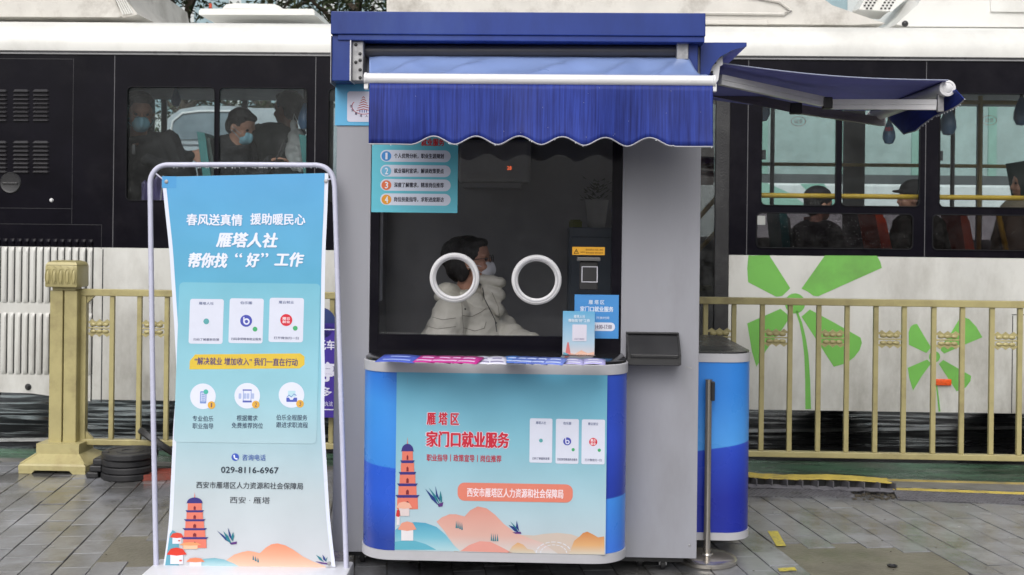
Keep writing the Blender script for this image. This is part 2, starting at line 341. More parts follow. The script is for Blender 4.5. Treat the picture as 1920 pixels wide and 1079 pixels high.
M_puff = mat('cream_white_puffer_cloth', (0.56, 0.545, 0.47, 1), 0.5, var=0.06, vs=8, bump=0.35, bs=26)
M_coat = mat('charcoal_wool_coat', (0.016, 0.017, 0.020, 1), 0.85, var=0.2, vs=8, bump=0.3, bs=50)
M_coatg = mat('grey_padded_coat', (0.09, 0.10, 0.10, 1), 0.8, var=0.15, vs=8, bump=0.3, bs=30)
M_coatk = mat('khaki_coat', (0.16, 0.13, 0.09, 1), 0.85, var=0.15, bump=0.3, bs=30)
M_fab_side = mat('navy_awning_fabric', (0.21, 0.22, 0.58, 1), 0.8, var=0.12, vs=4, bump=0.05, bs=200, spec=0.2)
G_kiosk = glass('kiosk_window_glass', (0.76, 0.76, 0.79, 1), 0.022, dust=0.02)
G_side = glass('clear_side_glass', (0.9, 0.9, 0.9, 1), 0.03)
G_bus = glass('bus_window_glass', (0.90, 0.92, 0.92, 1), 0.015, dust=0.022)
G_busd = glass('dark_bus_glass', (0.45, 0.41, 0.43, 1), 0.022, dust=0.03)

# ================================================================ GROUND
struct = lambda o: tag(o, kind='structure')
M_road = mat('wet_asphalt', (0.016, 0.016, 0.018, 1), 0.6, var=0.5, vs=2.2, bump=0.25, bs=14, rvar=0.14, spec=0.5, streak=(0.7, 3.4, 1), wet=1.0)
M_lane = mat('wet_green_cycle_lane', (0.060, 0.122, 0.078, 1), 0.30, var=0.6, vs=6, bump=0.3, bs=90, dirt=(0.17, 0.16, 0.14, 1), dirt_amt=0.7, streak=(0.5, 1.8, 1), wet=.8)
M_mortar = mat('wet_grout', (0.075, 0.066, 0.055, 1), 0.55, var=0.3, vs=12, bump=0.6, bs=70)
M_pave = mat('grey_stone_paver', (0.215, 0.220, 0.238, 1), 0.21, var=0.20, vs=2.6, island=0.13, bump=0.12, bs=70, rvar=0.16, dirt=(0.10, 0.096, 0.078, 1), dirt_amt=0.8, world=True, spec=.85, wet=.95)
M_cem = mat('rough_cement_patch', (0.16, 0.148, 0.115, 1), 0.42, var=0.25, vs=4, bump=0.45, bs=45, dirt=(0.07, 0.085, 0.035, 1), dirt_amt=0.75, spec=.6)
M_line = mat('worn_white_road_paint', (0.62, 0.62, 0.60, 1), 0.16, var=0.35, vs=5, bump=0.1, dirt=(.04, .04, .04, 1), dirt_amt=.8, spec=.9)
struct(MB().poly([(-60, -12, -0.035), (60, -12, -0.035), (60, 120, -0.035), (-60, 120, -0.035)]).put('road', M_road))
kerb = lambda x: 6.79 - 0.077 * x            # far edge of the pavement (world y at world x)
struct(MB().prism([(-9, kerb(-9) + .002, -0.031), (9, kerb(9) + .002, -0.031), (9, kerb(9) + .30, -0.031), (-9, kerb(-9) + .03, -0.031)], (0, 0, 0.026)).put('concrete_strip', mat('grey_concrete_strip', (.17, .165, .155, 1), .4, var=.25, vs=6, bump=.4, dirt=(.06, .06, .05, 1), dirt_amt=.8)))
struct(MB().prism([(1.2, kerb(1.2) + .17, -0.006), (9, kerb(9) + .21, -0.006), (9, kerb(9) + .26, -0.006), (1.2, kerb(1.2) + .215, -0.006)], (0, 0, 0.004)).put('yellow_edge_line', mat('very_worn_yellow_paint', (.45, .34, .10, 1), .5, var=.3, vs=6, dirt=(.14, .135, .125, 1), dirt_amt=1.0)))
struct(MB().prism([(-9, kerb(-9), -0.032), (9, kerb(9), -0.032), (9, 7.22, -0.032), (-9, 7.62, -0.032)], (0, 0, 0.024)).put('cycle_lane', M_lane))
pave = struct(MB().prism([(-7, -3, -0.03), (7, -3, -0.03), (7, kerb(7) - 0.004, -0.03), (-7, kerb(-7) - 0.004, -0.03)], (0, 0, 0.021)).put('pavement', M_mortar))
la, lb = PZ(-60, 826, -0.03), PZ(2100, 800, -0.03)
dd = Vector((0.0, 0.075, 0))
struct(MB().poly([la + dd, la - dd, lb - dd, lb + dd]).put('road_line', M_line))
# pavers in columns that run away to the left, laid one by one
GY = math.radians(7.2); gx = Vector((math.cos(GY), math.sin(GY), 0)); gy = Vector((-math.sin(GY), math.cos(GY), 0)); g0 = Vector((0, 4.0, 0))
CW, BL = 0.147, 0.215
patchR = (0.545, 1.05, 1.34, 1.24)   # local u0,u1 / v0,v1 handled below
def project(p):
    d = Vector(p) - CP; a, b = (d.x * cr + d.z * sr) / d.y, (-d.x * sr + d.z * cr) / d.y
    return 960 + a * F, HY - b * F
def in_poly(x, y, pl):
    c = False; n = len(pl)
    for i in range(n):
        (x1, y1), (x2, y2) = pl[i], pl[(i + 1) % n]
        if (y1 > y) != (y2 > y) and x < (x2 - x1) * (y - y1) / (y2 - y1) + x1: c = not c
    return c
def gpt(px, py): q = PZ(px, py); return (q.x, q.y)
patches = [[gpt(1468, 1029), gpt(1772, 1031), gpt(1800, 1090), gpt(1850, 1140), gpt(1560, 1140)],
           [gpt(205, 1006), gpt(330, 1006), gpt(330, 1056), gpt(178, 1056)]]
bricks = []
for i in range(-34, 34):
    u = i * CW
    v = -0.6 + (0.5 * BL if i % 2 else 0) - BL + (i % 3) * 0.02
    while v < 4.2:
        c = g0 + gx * (u + CW / 2) + gy * (v + BL / 2)
        px, py = project(c) if c.y > 1.5 else (0, 5000)
        long = (1395 < px < 1585 and 938 < py < 1026 and i % 4 != 3) or (px > 1765 and 935 < py < 1024) or (165 < px < 310 and 925 < py < 1004)
        L = 0.62 if long else BL
        c = g0 + gx * (u + CW / 2) + gy * (v + L / 2)
        corners = [g0 + gx * (u + a) + gy * (v + b) for a in (0, CW) for b in (0, L)]
        far = max(q.y - kerb(q.x) for q in corners)
        if far > -0.005:
            over = far + 0.005; L2 = L - over
            if L2 < 0.05: break
            L = L2; c = g0 + gx * (u + CW / 2) + gy * (v + L / 2); last = True
        else: last = False
        if not any(in_poly(c.x, c.y, pl) for pl in patches) and -6.5 < c.x < 6.5:
            bricks.append((c, L))
        v += L
        if last: break
seen = []
for c, L in bricks:
    if c.y < 3.0: continue
    px, py = project(c)
    if -60 < px < 1980 and py < 1105 and not (655 < px < 1265) and not (300 < px < 640 and py < 1075): seen.append((py, c, L))
seen.sort(key=lambda t: -t[0]); vis = set(id(t[1]) for t in seen[:296])
cache = {}
stuff = MB(); rb = random.Random(5)
for c, L in bricks:
    tz = rb.uniform(-0.0018, 0.0018); k = round(L, 3)
    if id(c) in vis:
        if k not in cache:
            cache[k] = MB().box(-CW / 2 + 0.003, CW / 2 - 0.003, -L / 2 + 0.003, L / 2 - 0.003, -0.02, 0.0, 0.0018, seg=1).mesh('paver')
        o = link('paver', cache[k], M_pave, pave); o.location = (c.x, c.y, tz)
        o.rotation_euler = (rb.uniform(-0.004, 0.004), rb.uniform(-0.006, 0.006), GY)
    else:
        stuff.box(c.x - CW / 2 + 0.003, c.x + CW / 2 - 0.003, c.y - L / 2 + 0.003, c.y + L / 2 - 0.003, -0.02, tz, rot=Matrix.Rotation(GY, 4, 'Z'))
tag(stuff.put('more_pavers', M_pave, pave), kind='stuff')
for pl in patches:
    mb = MB()
    cx_ = sum(p[0] for p in pl) / len(pl); cy_ = sum(p[1] for p in pl) / len(pl); mb.prism([(cx_ + (x - cx_) * 1.22, cy_ + (y - cy_) * 1.35, -0.02) for x, y in pl], (0, 0, 0.0165)); mb.put('cement_patch', M_cem, pave)
MB().lathe([(0.0, -0.001), (0.018, -0.001), (0.024, 0.003), (0.024, 0.005), (0.018, 0.006), (0.014, 0.001), (0.0, 0.001)], PZ(1673, 1062), 18).put('drain_ring', M_rub, pave, True)
for pts in ([(1439, 996), (1458, 996), (1474, 1024), (1456, 1024)], [(1458, 1066), (1490, 1064), (1494, 1070), (1462, 1072)]):
    MB().prism([PZ(x, y, 0.0022) for x, y in pts], (0, 0, 0.0008)).put('yellow_paint_mark', mat('chipped_yellow_line', (.50, .42, .07, 1), .5, var=.25, vs=60, world=True, dirt=(.15, .15, .14, 1), dirt_amt=1.0), pave)

# ================================================================ KIOSK
K = frame(0, 4.8, 1.64); KD = 1.35
k = thing('kiosk', 'grey and navy blue street service kiosk with striped blue awnings and a rounded poster counter', 'kiosk', K)
XL, XR = P(K, 627, 640).x, P(K, 1310.5, 640).x
ZB, ZT = P(K, 960, 1041).z, P(K, 960, 60).z
WL, WR = P(K, 695, 460).x, P(K, 1165, 460).x
WZ0, WZ1 = P(K, 930, 668).z, P(K, 930, 215).z
GL, GR = P(K, 711, 460).x, P(K, 1147, 460).x
GZ0, GZ1 = P(K, 930, 630).z, P(K, 930, 235).z
T = 0.035
MB().box(XL, WL - 0.002, 0, T, ZB, ZT, 0.002).put('front_panel', M_kwall, k)
MB().box(WR + 0.002, XR, 0, T, ZB, ZT, 0.002).put('front_panel', M_kwall, k)
MB().box(WL, WR, 0.002, T, ZB, WZ0 - 0.002).put('sill_panel', M_kwall, k)
MB().box(WL, WR, 0.002, T, WZ1, ZT).put('lintel_panel', M_kwall, k)
SX = XR - 0.003
sw = MB(); sw.box(XL + .003, XL + T, T, KD, ZB, 1.15); sw.box(XL + .003, XL + T, T, KD, 2.05, ZT); sw.box(XL + .003, XL + T, T, 0.15, 1.15, 2.05); sw.box(XL + .003, XL + T, 1.2, KD, 1.15, 2.05)
sw.put('side_wall', M_kwall, k); MB().box(XL + .012, XL + .02, 0.15, 1.2, 1.15, 2.05).put('unseen_side_window', G_side, k)  # unseen left window, added to bring daylight into the kiosk
sw = MB(); sw.box(SX - T, SX, T, KD, ZB, 0.98); sw.box(SX - T, SX, T, KD, 1.95, ZT); sw.box(SX - T, SX, T, 0.22, 0.98, 1.95); sw.box(SX - T, SX, 1.15, KD, 0.98, 1.95)
sw.put('side_wall', M_kwall, k)
MB().box(SX - 0.02, SX - 0.012, 0.22, 1.15, 0.98, 1.95).put('unseen_side_window', G_side, k)  # out of view; its size lets more daylight inside
MB().box(XL + 0.003, SX, KD, KD + T, ZB, ZT).put('back_wall', M_kwall, k)
MB().box(XL + T, SX - T, KD - 0.006, KD - 0.001, ZB, ZT).put('back_lining', M_kint, k)
MB().box(XL + 0.01, SX - 0.01, T, KD, ZB - 0.0, ZB + 0.03).put('floor', M_dark, k)
# small fixings and stains on the right hand panel
for px, py in ((1293, 1023), (1203, 685), (1243, 685)): q = P(K, px, py); MB().lathe([(0, -0.003), (0.004, -0.003), (0.006, 0.0)], (q.x, q.y, q.z), 10, 'Y').put('screw', M_galv, k)
q = P(K, 1293, 690); MB().box(q.x - 0.02, q.x + 0.012, -0.0015, 0, q.z - 0.002, q.z + 0.004, rot=Matrix.Rotation(0.2, 4, 'Y')).put('scuff', M_galv, k)
# window: black border, glass with two speaking holes
fr = MB(); fr.box(WL, GL, -0.004, T, WZ0, WZ1, 0.002); fr.box(GR, WR, -0.004, T, WZ0, WZ1, 0.002); fr.box(GL, GR, -0.0035, T, WZ0, GZ0); fr.box(GL, GR, -0.0035, T, GZ1, WZ1)
fr.put('window_border', M_blk, k)
holes = [(852.5, 521), (1006, 525)]; HR = 36.5 * 4.8 / 2000
gb = MB(); bm = gb.bm
def loop(pts):
    vs = [bm.verts.new(p) for p in pts]; return [bm.edges.new((vs[i], vs[(i + 1) % len(vs)])) for i in range(len(vs))]
es = loop([(GL, 0.012, GZ0), (GR, 0.012, GZ0), (GR, 0.012, GZ1), (GL, 0.012, GZ1)])
for px, py in holes:
    q = P(K, px, py); es += loop([(q.x + HR * math.cos(t * math.pi / 24), 0.012, q.z + HR * math.sin(t * math.pi / 24)) for t in range(48)])
bmesh.ops.triangle_fill(bm, edges=es, use_beauty=True)
gb.put('window_glass', G_kiosk, k)
for px, py in holes:
    q = P(K, px, py); ro = 47 * 4.8 / 2000
    MB().lathe([(HR - .001, 0.03), (HR - 0.004, -0.012), (HR + 0.002, -0.02), (ro - 0.010, -0.022), (ro - 0.002, -0.016), (ro, 0.0), (ro, 0.008), (HR, 0.008)], (q.x, 0, q.z), 56, 'Y', True).put('speaking_ring', M_whitepl, k, True)
    MB().lathe([(HR + 0.004, -0.0235), (HR + 0.0075, -0.0245), (HR + 0.011, -0.0235)], (q.x, 0, q.z), 56, 'Y', True).put('ring_groove', M_band, k, True)
# perforated strip along the bottom of the glass
a, b, c, d = R(K, 712, 625, 985, 631, 0.008); dots = MB(); n = 74
for i in range(n):
    x = a + (b - a) * (i + 0.5) / n
    for j in (0, 1):
        xx = x + j * (b - a) / n / 2; z = c + (d - c) * (0.3 + 0.5 * j); dots.poly([(xx - .0016, 0.0105, z), (xx, 0.0105, z - .0016), (xx + .0016, 0.0105, z), (xx, 0.0105, z + .0016)])
tag(dots.put('dotted_edge_print', mat('dot_print', (0.5, 0.5, 0.5, 1), 0.6), k), kind='stuff')
# roof box, hood, cheeks
a, b, c, d = R(K, 620, 23, 1323, 77, -0.13)
MB().box(a, b, -0.13, KD + 0.1, c + 0.025, d, 0.004).put('roof_fascia', M_blue, k)
MB().box(a + 0.03, b - 0.002, -0.122, KD, c, c + 0.0255, 0.003).put('roof_lip', M_blue, k)
rl, rr_ = a, b; rz = c
a, b, c, d = R(K, 622, 77, 640, 152, -0.115); MB().box(a, P(K, 657, 110, -0.115).x, -0.115, T, c, rz + 0.025, 0.004).put('roof_cheek', M_blue, k)
MB().box(P(K, 620, 110, -0.12).x, a - .001, -0.125, KD, c - 0.012, rz + 0.02, 0.002).put('cheek_edge', M_band, k)
a2 = P(K, 656, 110, -0.12).x; MB().box(a2, a2 + 0.005, -0.123, 0.0, c, rz, 0.001).put('cheek_flange', M_alupl, k)
a, b, c, d = R(K, 660, 77, 681, 152, -0.10); pl_ = MB().box(a, b, -0.10, -0.002, c, d, 0.004).put('awning_bracket', M_galv, k)
for py in (84, 113, 117, 131, 146, 101):
    q = P(K, 667 + (py % 3) * 4, py, -0.102); MB().lathe([(0, -0.004), (0.006, -0.003), (0.008, 0.002)], q, 10, 'Y').put('bolt', M_rub, pl_)
a, b, c, d = R(K, 1269, 78, 1291, 112, -0.09); MB().box(a, b, -0.09, -0.002, c, d, 0.004).put('awning_bracket', M_galv, k)
a, b, c, d = R(K, 1291, 78, 1310, 150, -0.09); MB().box(a, b, -0.07, T, c, d, 0.004).put('roof_cheek', M_blue, k)
# front awning
qa, qb = P(K, 684, 101, -0.05), P(K, 1288, 101, -0.05)
MB().tube([(qa.x, -0.035, qa.z + 0.012), (qb.x, -0.035, qb.z + 0.012)], 0.030, 20).put('awning_roller', mat('dark_grey_roller', (0.05, 0.05, 0.06, 1), 0.4), k, True)
FY = -0.40
ba, bb = P(K, 686, 151, FY), P(K, 1338, 151, FY); bz = (ba.z + bb.z) / 2 + 0.001; br = 0.0235
fa, fb = P(K, 692, 108, -0.05), P(K, 1290, 108, -0.05); rz2 = (fa.z + fb.z) / 2 + 0.004
def fab(u, v):
    x = (fa.x + (fb.x - fa.x) * u) * (1 - v) + (ba.x + 0.015 + (bb.x - ba.x - 0.03) * u) * v
    y = -0.05 + (FY + 0.05) * v; z = rz2 + (bz + 0.017 - rz2) * v
    s = math.sin(math.pi * v)
    fold = 0.5 + 0.5 * math.sin(2 * math.pi * (u * 5.2 + 0.9 * v + 0.25 * math.sin(7 * u)))
    z += s * (-0.026 + 0.032 * fold ** 2 + 0.006 * noise.noise(Vector((u * 9, v * 3, 1)))) - 0.006 * math.exp(-((u - .0) / .03) ** 2)
    return (x, y, z)
M_fab = mat('wet_blue_awning_sky_sheen', (0.22, 0.31, 0.58, 1), 0.32, var=0.08, vs=5, spec=0.9, bump=0.04, bs=150, coat=0.35)  # sky reflection on the awning top is painted into the paler blue
MB().grid(fab, 150, 20).put('awning_fabric', M_fab, k, 'all', 0.001)
MB().tube([(ba.x, FY, bz), (bb.x, FY, bz)], br, 28).put('awning_bar', M_alupl, k, True)
for q, s in ((ba, -1), (bb, 1)):
    MB().lathe([(0.0, -0.006), (br, -0.006), (br + 0.003, -0.003), (br + 0.003, 0.005), (0.0, 0.005)], (q.x, FY, bz), 26, 'X').put('bar_end_cap', M_whitepl, k, True)
    MB().box(q.x - 0.006, q.x + 0.012, FY - 0.012, FY + 0.012, bz - 0.044, bz - 0.01, 0.003).put('end_clip', M_alupl, k)
# valance with scalloped hem
M_val = bpy.data.materials.new('streaked_blue_valance'); M_val.use_nodes = True
N = M_val.node_tree.nodes; L = M_val.node_tree.links; b_ = N['Principled BSDF']; tc = N.new('ShaderNodeTexCoord')
mp = N.new('ShaderNodeMapping'); mp.inputs['Scale'].default_value = (34, 1, 0.9); L.new(tc.outputs['Object'], mp.inputs[0])
n1 = N.new('ShaderNodeTexNoise'); n1.inputs['Scale'].default_value = 2.6; n1.inputs['Detail'].default_value = 8; n1.inputs['Roughness'].default_value = 0.7; L.new(mp.outputs[0], n1.inputs['Vector'])
r1 = N.new('ShaderNodeValToRGB'); r1.color_ramp.elements[0].position = 0.32; r1.color_ramp.elements[0].color = S(18, 27, 94); r1.color_ramp.elements[1].position = 0.68; r1.color_ramp.elements[1].color = S(46, 68, 160)
L.new(n1.outputs['Fac'], r1.inputs['Fac'])
n2 = N.new('ShaderNodeTexNoise'); n2.inputs['Scale'].default_value = 3.5; n2.inputs['Detail'].default_value = 6; L.new(tc.outputs['Object'], n2.inputs['Vector'])
mr = N.new('ShaderNodeMapRange'); mr.inputs['From Min'].default_value = 0.3; mr.inputs['From Max'].default_value = 0.7; mr.inputs['To Min'].default_value = 0.78; mr.inputs['To Max'].default_value = 1.15; L.new(n2.outputs['Fac'], mr.inputs['Value'])
hv = N.new('ShaderNodeHueSaturation'); L.new(r1.outputs[0], hv.inputs['Color']); L.new(mr.outputs[0], hv.inputs['Value'])
L.new(hv.outputs[0], b_.inputs['Base Color']); b_.inputs['Roughness'].default_value = 0.6; b_.inputs['Specular IOR Level'].default_value = 0.3
va, vb = P(K, 693, 200, FY), P(K, 1335.5, 200, FY); vz1 = bz - 0.018
hem_top = P(K, 960, 257, FY).z; hem_bot = P(K, 960, 272.5, FY).z; VW = vb.x - va.x
c0, c1 = P(K, 774, 265, FY).x, P(K, 1262, 265, FY).x; per = (P(K, 1217, 265, FY).x - P(K, 813, 265, FY).x) / 5; cx0 = P(K, 813, 265, FY).x
def hem(x):
    if x < c0 or x > c1: return hem_bot - 0.002
    t = math.cos(2 * math.pi * (x - cx0) / per); return hem_bot + (hem_top - hem_bot) * (0.5 + 0.5 * t) ** 0.9
def vwave(x, v): return FY - 0.012 - 0.012 * v * math.sin(9 * x + 1) - 0.007 * v * math.sin(23 * x) - 0.02 * v * v * noise.noise(Vector((x * 3, v, 0)))
def val(u, v): x = va.x + VW * u; z = vz1 + (hem(x) - vz1) * v; return (x, vwave(x, v), z)
MB().grid(val, 240, 10).put('valance', M_val, k, 'all', 0.0015)
pts = [(va.x + VW * i / 240, vwave(va.x + VW * i / 240, 1) - 0.001, hem(va.x + VW * i / 240)) for i in range(241)]
MB().tube(pts, 0.0032, 6).put('valance_trim', mat('grey_hem_trim', (0.34, 0.34, 0.38, 1), 0.6), k, True)
dr = MB(); rd = random.Random(3)
for i in range(14):
    x = va.x + VW * rd.random(); dr.ball((x, vwave(x, 1) - 0.003, hem(x) - 0.004), (0.0018, 0.0018, 0.003), 1)
for i in range(16):
    x = va.x + VW * rd.random(); v = rd.random(); dr.ball((x, vwave(x, v) - 0.0015, vz1 + (hem(x) - vz1) * v), (0.0008, 0.0008, 0.0011), 1)
M_water = mat('water_drop', (0.75, 0.78, 0.82, 1), 0.08, var=0.0, spec=1.0)
tag(dr.put('water_drops', M_water, k, True), kind='stuff')
for s in (0, 1):
    x0 = (ba.x + 0.2, bb.x - 0.2)[s]; x1 = (ba.x + 0.45, bb.x - 0.45)[s]
    MB().tube([(x0, -0.02, rz2 - 0.09), (x1, -0.12, rz2 - 0.10), (x0 + (0.02, -0.02)[s], FY, bz - 0.0)], 0.012, 8).put('awning_arm', M_alu, k, True)
# light blue sign with pagoda emblem at the top left
a, b, c, d = R(K, 628.5, 154, 712, 236, -0.004); MB().box(a, b, -0.006, -0.0005, c, d, 0.001).put('sign_board', grad('sky_sign', [(0, (92, 168, 212)), (1, (80, 170, 210))], 0, -1, 0), k)
pr = Print(K, -0.007, k)
pr.rect(651, 172, 720, 229, (205, 205, 222), 'emblem_card', 1, 5)
for i in range(6):
    y = 182 + i * 4.6; h = 3.2 + i * 2.0
    pr.poly([(681.5 - h, y + 2.2), (681.5, y - 1.2), (681.5 + h, y + 2.2), (681.5 + h, y + 3.6), (681.5, y + 0.6), (681.5 - h, y + 3.6)], (165, 70, 60), 'emblem_roof', 2)
for i in range(4): pr.rect(674 + i * 4.2, 206.5, 675.6 + i * 4.2, 211.5, (60, 80, 150), 'emblem_column', 2)
arc = lambda r0, r1, t0, t1, sx, sy, cx, cy: [(cx + r0 * sx * math.cos(math.radians(t0 + (t1 - t0) * i / 14)), cy + r0 * sy * math.sin(math.radians(t0 + (t1 - t0) * i / 14))) for i in range(15)] + [(cx + r1 * sx * math.cos(math.radians(t1 - (t1 - t0) * i / 14)), cy + r1 * sy * math.sin(math.radians(t1 - (t1 - t0) * i / 14))) for i in range(15)]
pr.poly(arc(1.0, 0.93, 215, 60, 23, 15, 682, 200), (175, 45, 70), 'emblem_swoosh', 2)
for i, ch in enumerate('西安雁塔人社'):
    t = math.radians(178 - i * 24); x, y = 684 + 25.5 * math.cos(t), 199 + 19 * math.sin(t); pr.text(ch, x - 2.2, y - 2.4, x + 2.2, y + 2.4, (60, 55, 90), 0.02)
pr.done()
# service list poster on the window
pr = Print(K, -0.006, k); sk = (98, 186, 205)
pr.rect(697, 240, 858.5, 399, sk, 'window_poster', 0)
pr.text('就业服务', 790, 260, 833, 274, (200, 40, 45), 0.03)
for i, (y, tx, c1_) in enumerate(((293, '个人优势分析，职业生涯规划', (66, 138, 205)), (321, '就业福利宣讲，解读政策要点', (110, 180, 215)), (347.5, '深度了解需求，精准岗位推荐', (215, 110, 70)), (374.5, '岗位技能指导，求职进度跟访', (218, 150, 50)))):
    pr.rect(713, y - 11, 845, y + 11, (205, 212, 228), 'pill', 1, 10.8); pr.disc(724.5, y, 9.2, c1_, 'number_disc', 2)
    pr.text(str(i + 1), 722.0 + (1 if not i else 0), y - 6, 727.5 - (1.2 if not i else 0), y + 6, (225, 230, 240), 0.03, 4); pr.text(tx, 739, y - 4.6, 832, y + 4.6, (38, 38, 60), 0.028)
pr.done()
# opening hours notice and printed warning
pr = Print(K, -0.007, k)
pr.rect(1077, 553, 1160, 635, (72, 140, 205), 'hours_notice', 0)
pr.text('雁 塔 区', 1104, 563, 1133, 571, (200, 215, 235), 0.03); pr.text('家门口就业服务', 1088, 575, 1150, 585, (210, 222, 240), 0.03)
pr.text('开放时间', 1118, 594, 1142, 599, (200, 215, 235), 0.02); pr.rect(1096, 605, 1153, 621, (215, 218, 232), 'hours_pill', 1, 7.5); pr.text('14:00-17:00', 1116, 609.5, 1147, 617, (90, 80, 110), 0.02)
pr.rect(1073, 463.5, 1134, 478.5, (222, 165, 50), 'warning_sticker', 0)
pr.poly([(1075.5, 476), (1080.5, 466.5), (1085.5, 476)], (40, 30, 10), 'warning_triangle', 1); pr.poly([(1077.5, 475), (1080.5, 469), (1083.5, 475)], (222, 165, 50), 'warning_triangle', 2)
pr.rect(1080, 470.5, 1081, 473.6, (40, 30, 10), 'warning_mark', 3); pr.text('请对准镜头扫描二维码', 1098, 466.8, 1131, 470.6, (110, 75, 20), 0.0); pr.text('WARNING', 1088, 471.6, 1097, 474.6, (110, 75, 20), 0.0); pr.text('请勿遮挡 请勿触摸', 1098, 473, 1131, 476, (110, 75, 20), 0.0)
pr.done()
# code reader fixed to the glass
a, b, c, d = R(K, 1084, 490, 1124, 545, -0.03); rdv = MB().box(a + 0.006, b - 0.006, -0.028, 0.0, c, d, 0.006).put('code_reader', M_dark, k)
a, b, c, d = R(K, 1082, 483, 1126, 490, -0.04); MB().box(a, b, -0.045, 0.0, c, d, 0.003).put('reader_hood', mat('grey_reader_hood', (0.10, 0.10, 0.10, 1), 0.4), rdv)
pr = Print(K, -0.0290, rdv)
for r_ in ((1090.5, 500, 1120.5, 501.3), (1090.5, 528.4, 1120.5, 529.8), (1090.5, 500, 1092, 529.8), (1119, 500, 1120.5, 529.8)): pr.rect(*r_, (200, 200, 210), 'reader_outline', 1)
pr.done()
# counter: rounded box hung on the front
def rr_plan(x0, x1, y0, y1, r, n=12):
    """Plan outline, rounded at the two corners on the y0 side; starts and ends on the y1 side."""
    pts = [(x0, y1)]
    for i in range(n + 1): t = math.pi + (math.pi / 2) * i / n; pts.append((x0 + r + r * math.cos(t), y0 + r + r * math.sin(t)))
    for i in range(n + 1): t = 1.5 * math.pi + (math.pi / 2) * i / n; pts.append((x1 - r + r * math.cos(t), y0 + r + r * math.sin(t)))
    pts.append((x1, y1)); return pts
CF = -0.37; cx0_, cx1_ = P(K, 681.5, 860, CF + 0.15).x, P(K, 1175.5, 860, CF + 0.15).x
zt = P(K, 924, 682, CF).z; zb1 = P(K, 924, 701, CF).z; zb2 = P(K, 924, 1037, CF).z; zbot = P(K, 924, 1054, CF).z
CRR = 0.15
ring = lambda z, pl, e=0.0: [(x, y, z) for x, y in pl]
pl0 = rr_plan(cx0_, cx1_, CF, 0.0, CRR); pl1 = rr_plan(cx0_ + 0.006, cx1_ - 0.006, CF + 0.006, 0.0, CRR - 0.006)
MB().loft([ring(zb1, pl0), ring(zt - 0.003, pl0), ring(zt, rr_plan(cx0_ + .003, cx1_ - .003, CF + .003, 0, CRR - .003))]).put('counter_top_band', M_band, k, True)
MB().loft([ring(zt + 0.0005, rr_plan(cx0_ + .008, cx1_ - .008, CF + .008, -0.001, CRR - .008)), ring(zt + 0.010, rr_plan(cx0_ + .008, cx1_ - .008, CF + .008, -0.001, CRR - .008)), ring(zt + 0.012, rr_plan(cx0_ + .011, cx1_ - .011, CF + .011, -0.001, CRR - .011))]).put('counter_top', mat('gloss_black_stone', (0.012, 0.012, 0.014, 1), 0.15, var=0.2), k, True)
MB().loft([ring(zbot, pl0), ring(zb2, pl0)]).put('counter_bottom_band', M_band, k, True)
h0, h1 = zb2, zb1
MB().loft([ring(h0 + .0005, pl1), ring(h1 - .0005, pl1)]).put('counter_core', M_band, k, True)
pw = rr_plan(cx0_ + 0.0045, cx1_ - 0.0045, CF + 0.0045, -0.002, CRR - 0.0045); half = len(pw) // 2
gl_ = grad('left_blue_wrap', [(0.0, (34, 62, 150)), (0.22, (40, 88, 200)), (0.395, (40, 88, 200)), (0.40, (58, 132, 215)), (0.75, (62, 140, 220)), (1.0, (40, 100, 200))], 2, h0, h1, 0.3, 0.10)
gr_ = grad('right_blue_wrap', [(0.0, (64, 120, 220)), (0.27, (66, 140, 228)), (0.275, (40, 62, 165)), (0.6, (52, 80, 195)), (1.0, (52, 84, 190))], 2, h0, h1, 0.3, -0.06)
def shell(pts, name, m): MB().loft([[(x, y, h0 + .001) for x, y in pts], [(x, y, h1 - .001) for x, y in pts]], False, False).put(name, m, k, 'all')
mx_ = (cx0_ + cx1_) / 2
shell(pw[:half] + [(mx_, CF + 0.0045)], 'counter_wrap', gl_); shell([(mx_, CF + 0.0045)] + pw[half:], 'counter_wrap', gr_)
# a faint large disc printed low on the left of the wrap
# counter poster
pr = Print(K, CF - 0.0005, k)
a, b, c, d = R(K, 742, 701, 1137, 1037, CF)
po = MB().poly([(a, CF - 0.0006, c), (b, CF - 0.0006, c), (b, CF - 0.0006, d), (a, CF - 0.0006, d)]).put('counter_poster', grad('poster_sky', [(0, (182, 192, 200)), (0.28, (160, 190, 202)), (0.6, (128, 182, 200)), (1, (90, 164, 194))], 2, c, d), k)
pr.parent = po; pr.dy = CF - 0.0012
X = lambda x: 680 + x / 2.458
Y = lambda y: 640 + y / 2.458
def pp(l): return [(X(a), Y(b)) for a, b in l]
gpk = grad('print_pink_hill', [(0, (196, 196, 196)), (0.35, (206, 166, 156)), (1, (206, 140, 126))], 2, zb2, zb2 + 0.20)
gtl = grad('print_teal_hill', [(0, (170, 200, 208)), (0.5, (110, 175, 195)), (1, (70, 150, 180))], 2, zb2, zb2 + 0.12)
gor = grad('print_orange_rock', [(0, (196, 190, 176)), (0.4, (206, 160, 112)), (1, (190, 118, 62))], 2, zb2, zb2 + 0.10)
pr.poly(pp([(700, 905), (740, 893), (790, 896), (840, 888), (900, 884), (960, 890), (1010, 908), (1115, 905), (1115, 984), (420, 970), (430, 900)]), (192, 178, 168), 'far_hill_print', 1)
pr.poly(pp([(340, 832), (365, 812), (400, 798), (430, 798), (470, 808), (495, 780), (530, 762), (570, 770), (610, 800), (650, 842), (700, 880), (760, 905), (830, 930), (900, 980), (440, 970), (380, 880)]), gpk, 'hill_print', 2)
pr.poly(pp([(150, 870), (190, 842), (240, 834), (290, 838), (340, 856), (380, 890), (420, 940), (450, 968), (148, 962)]), gtl, 'teal_hill_print', 3)
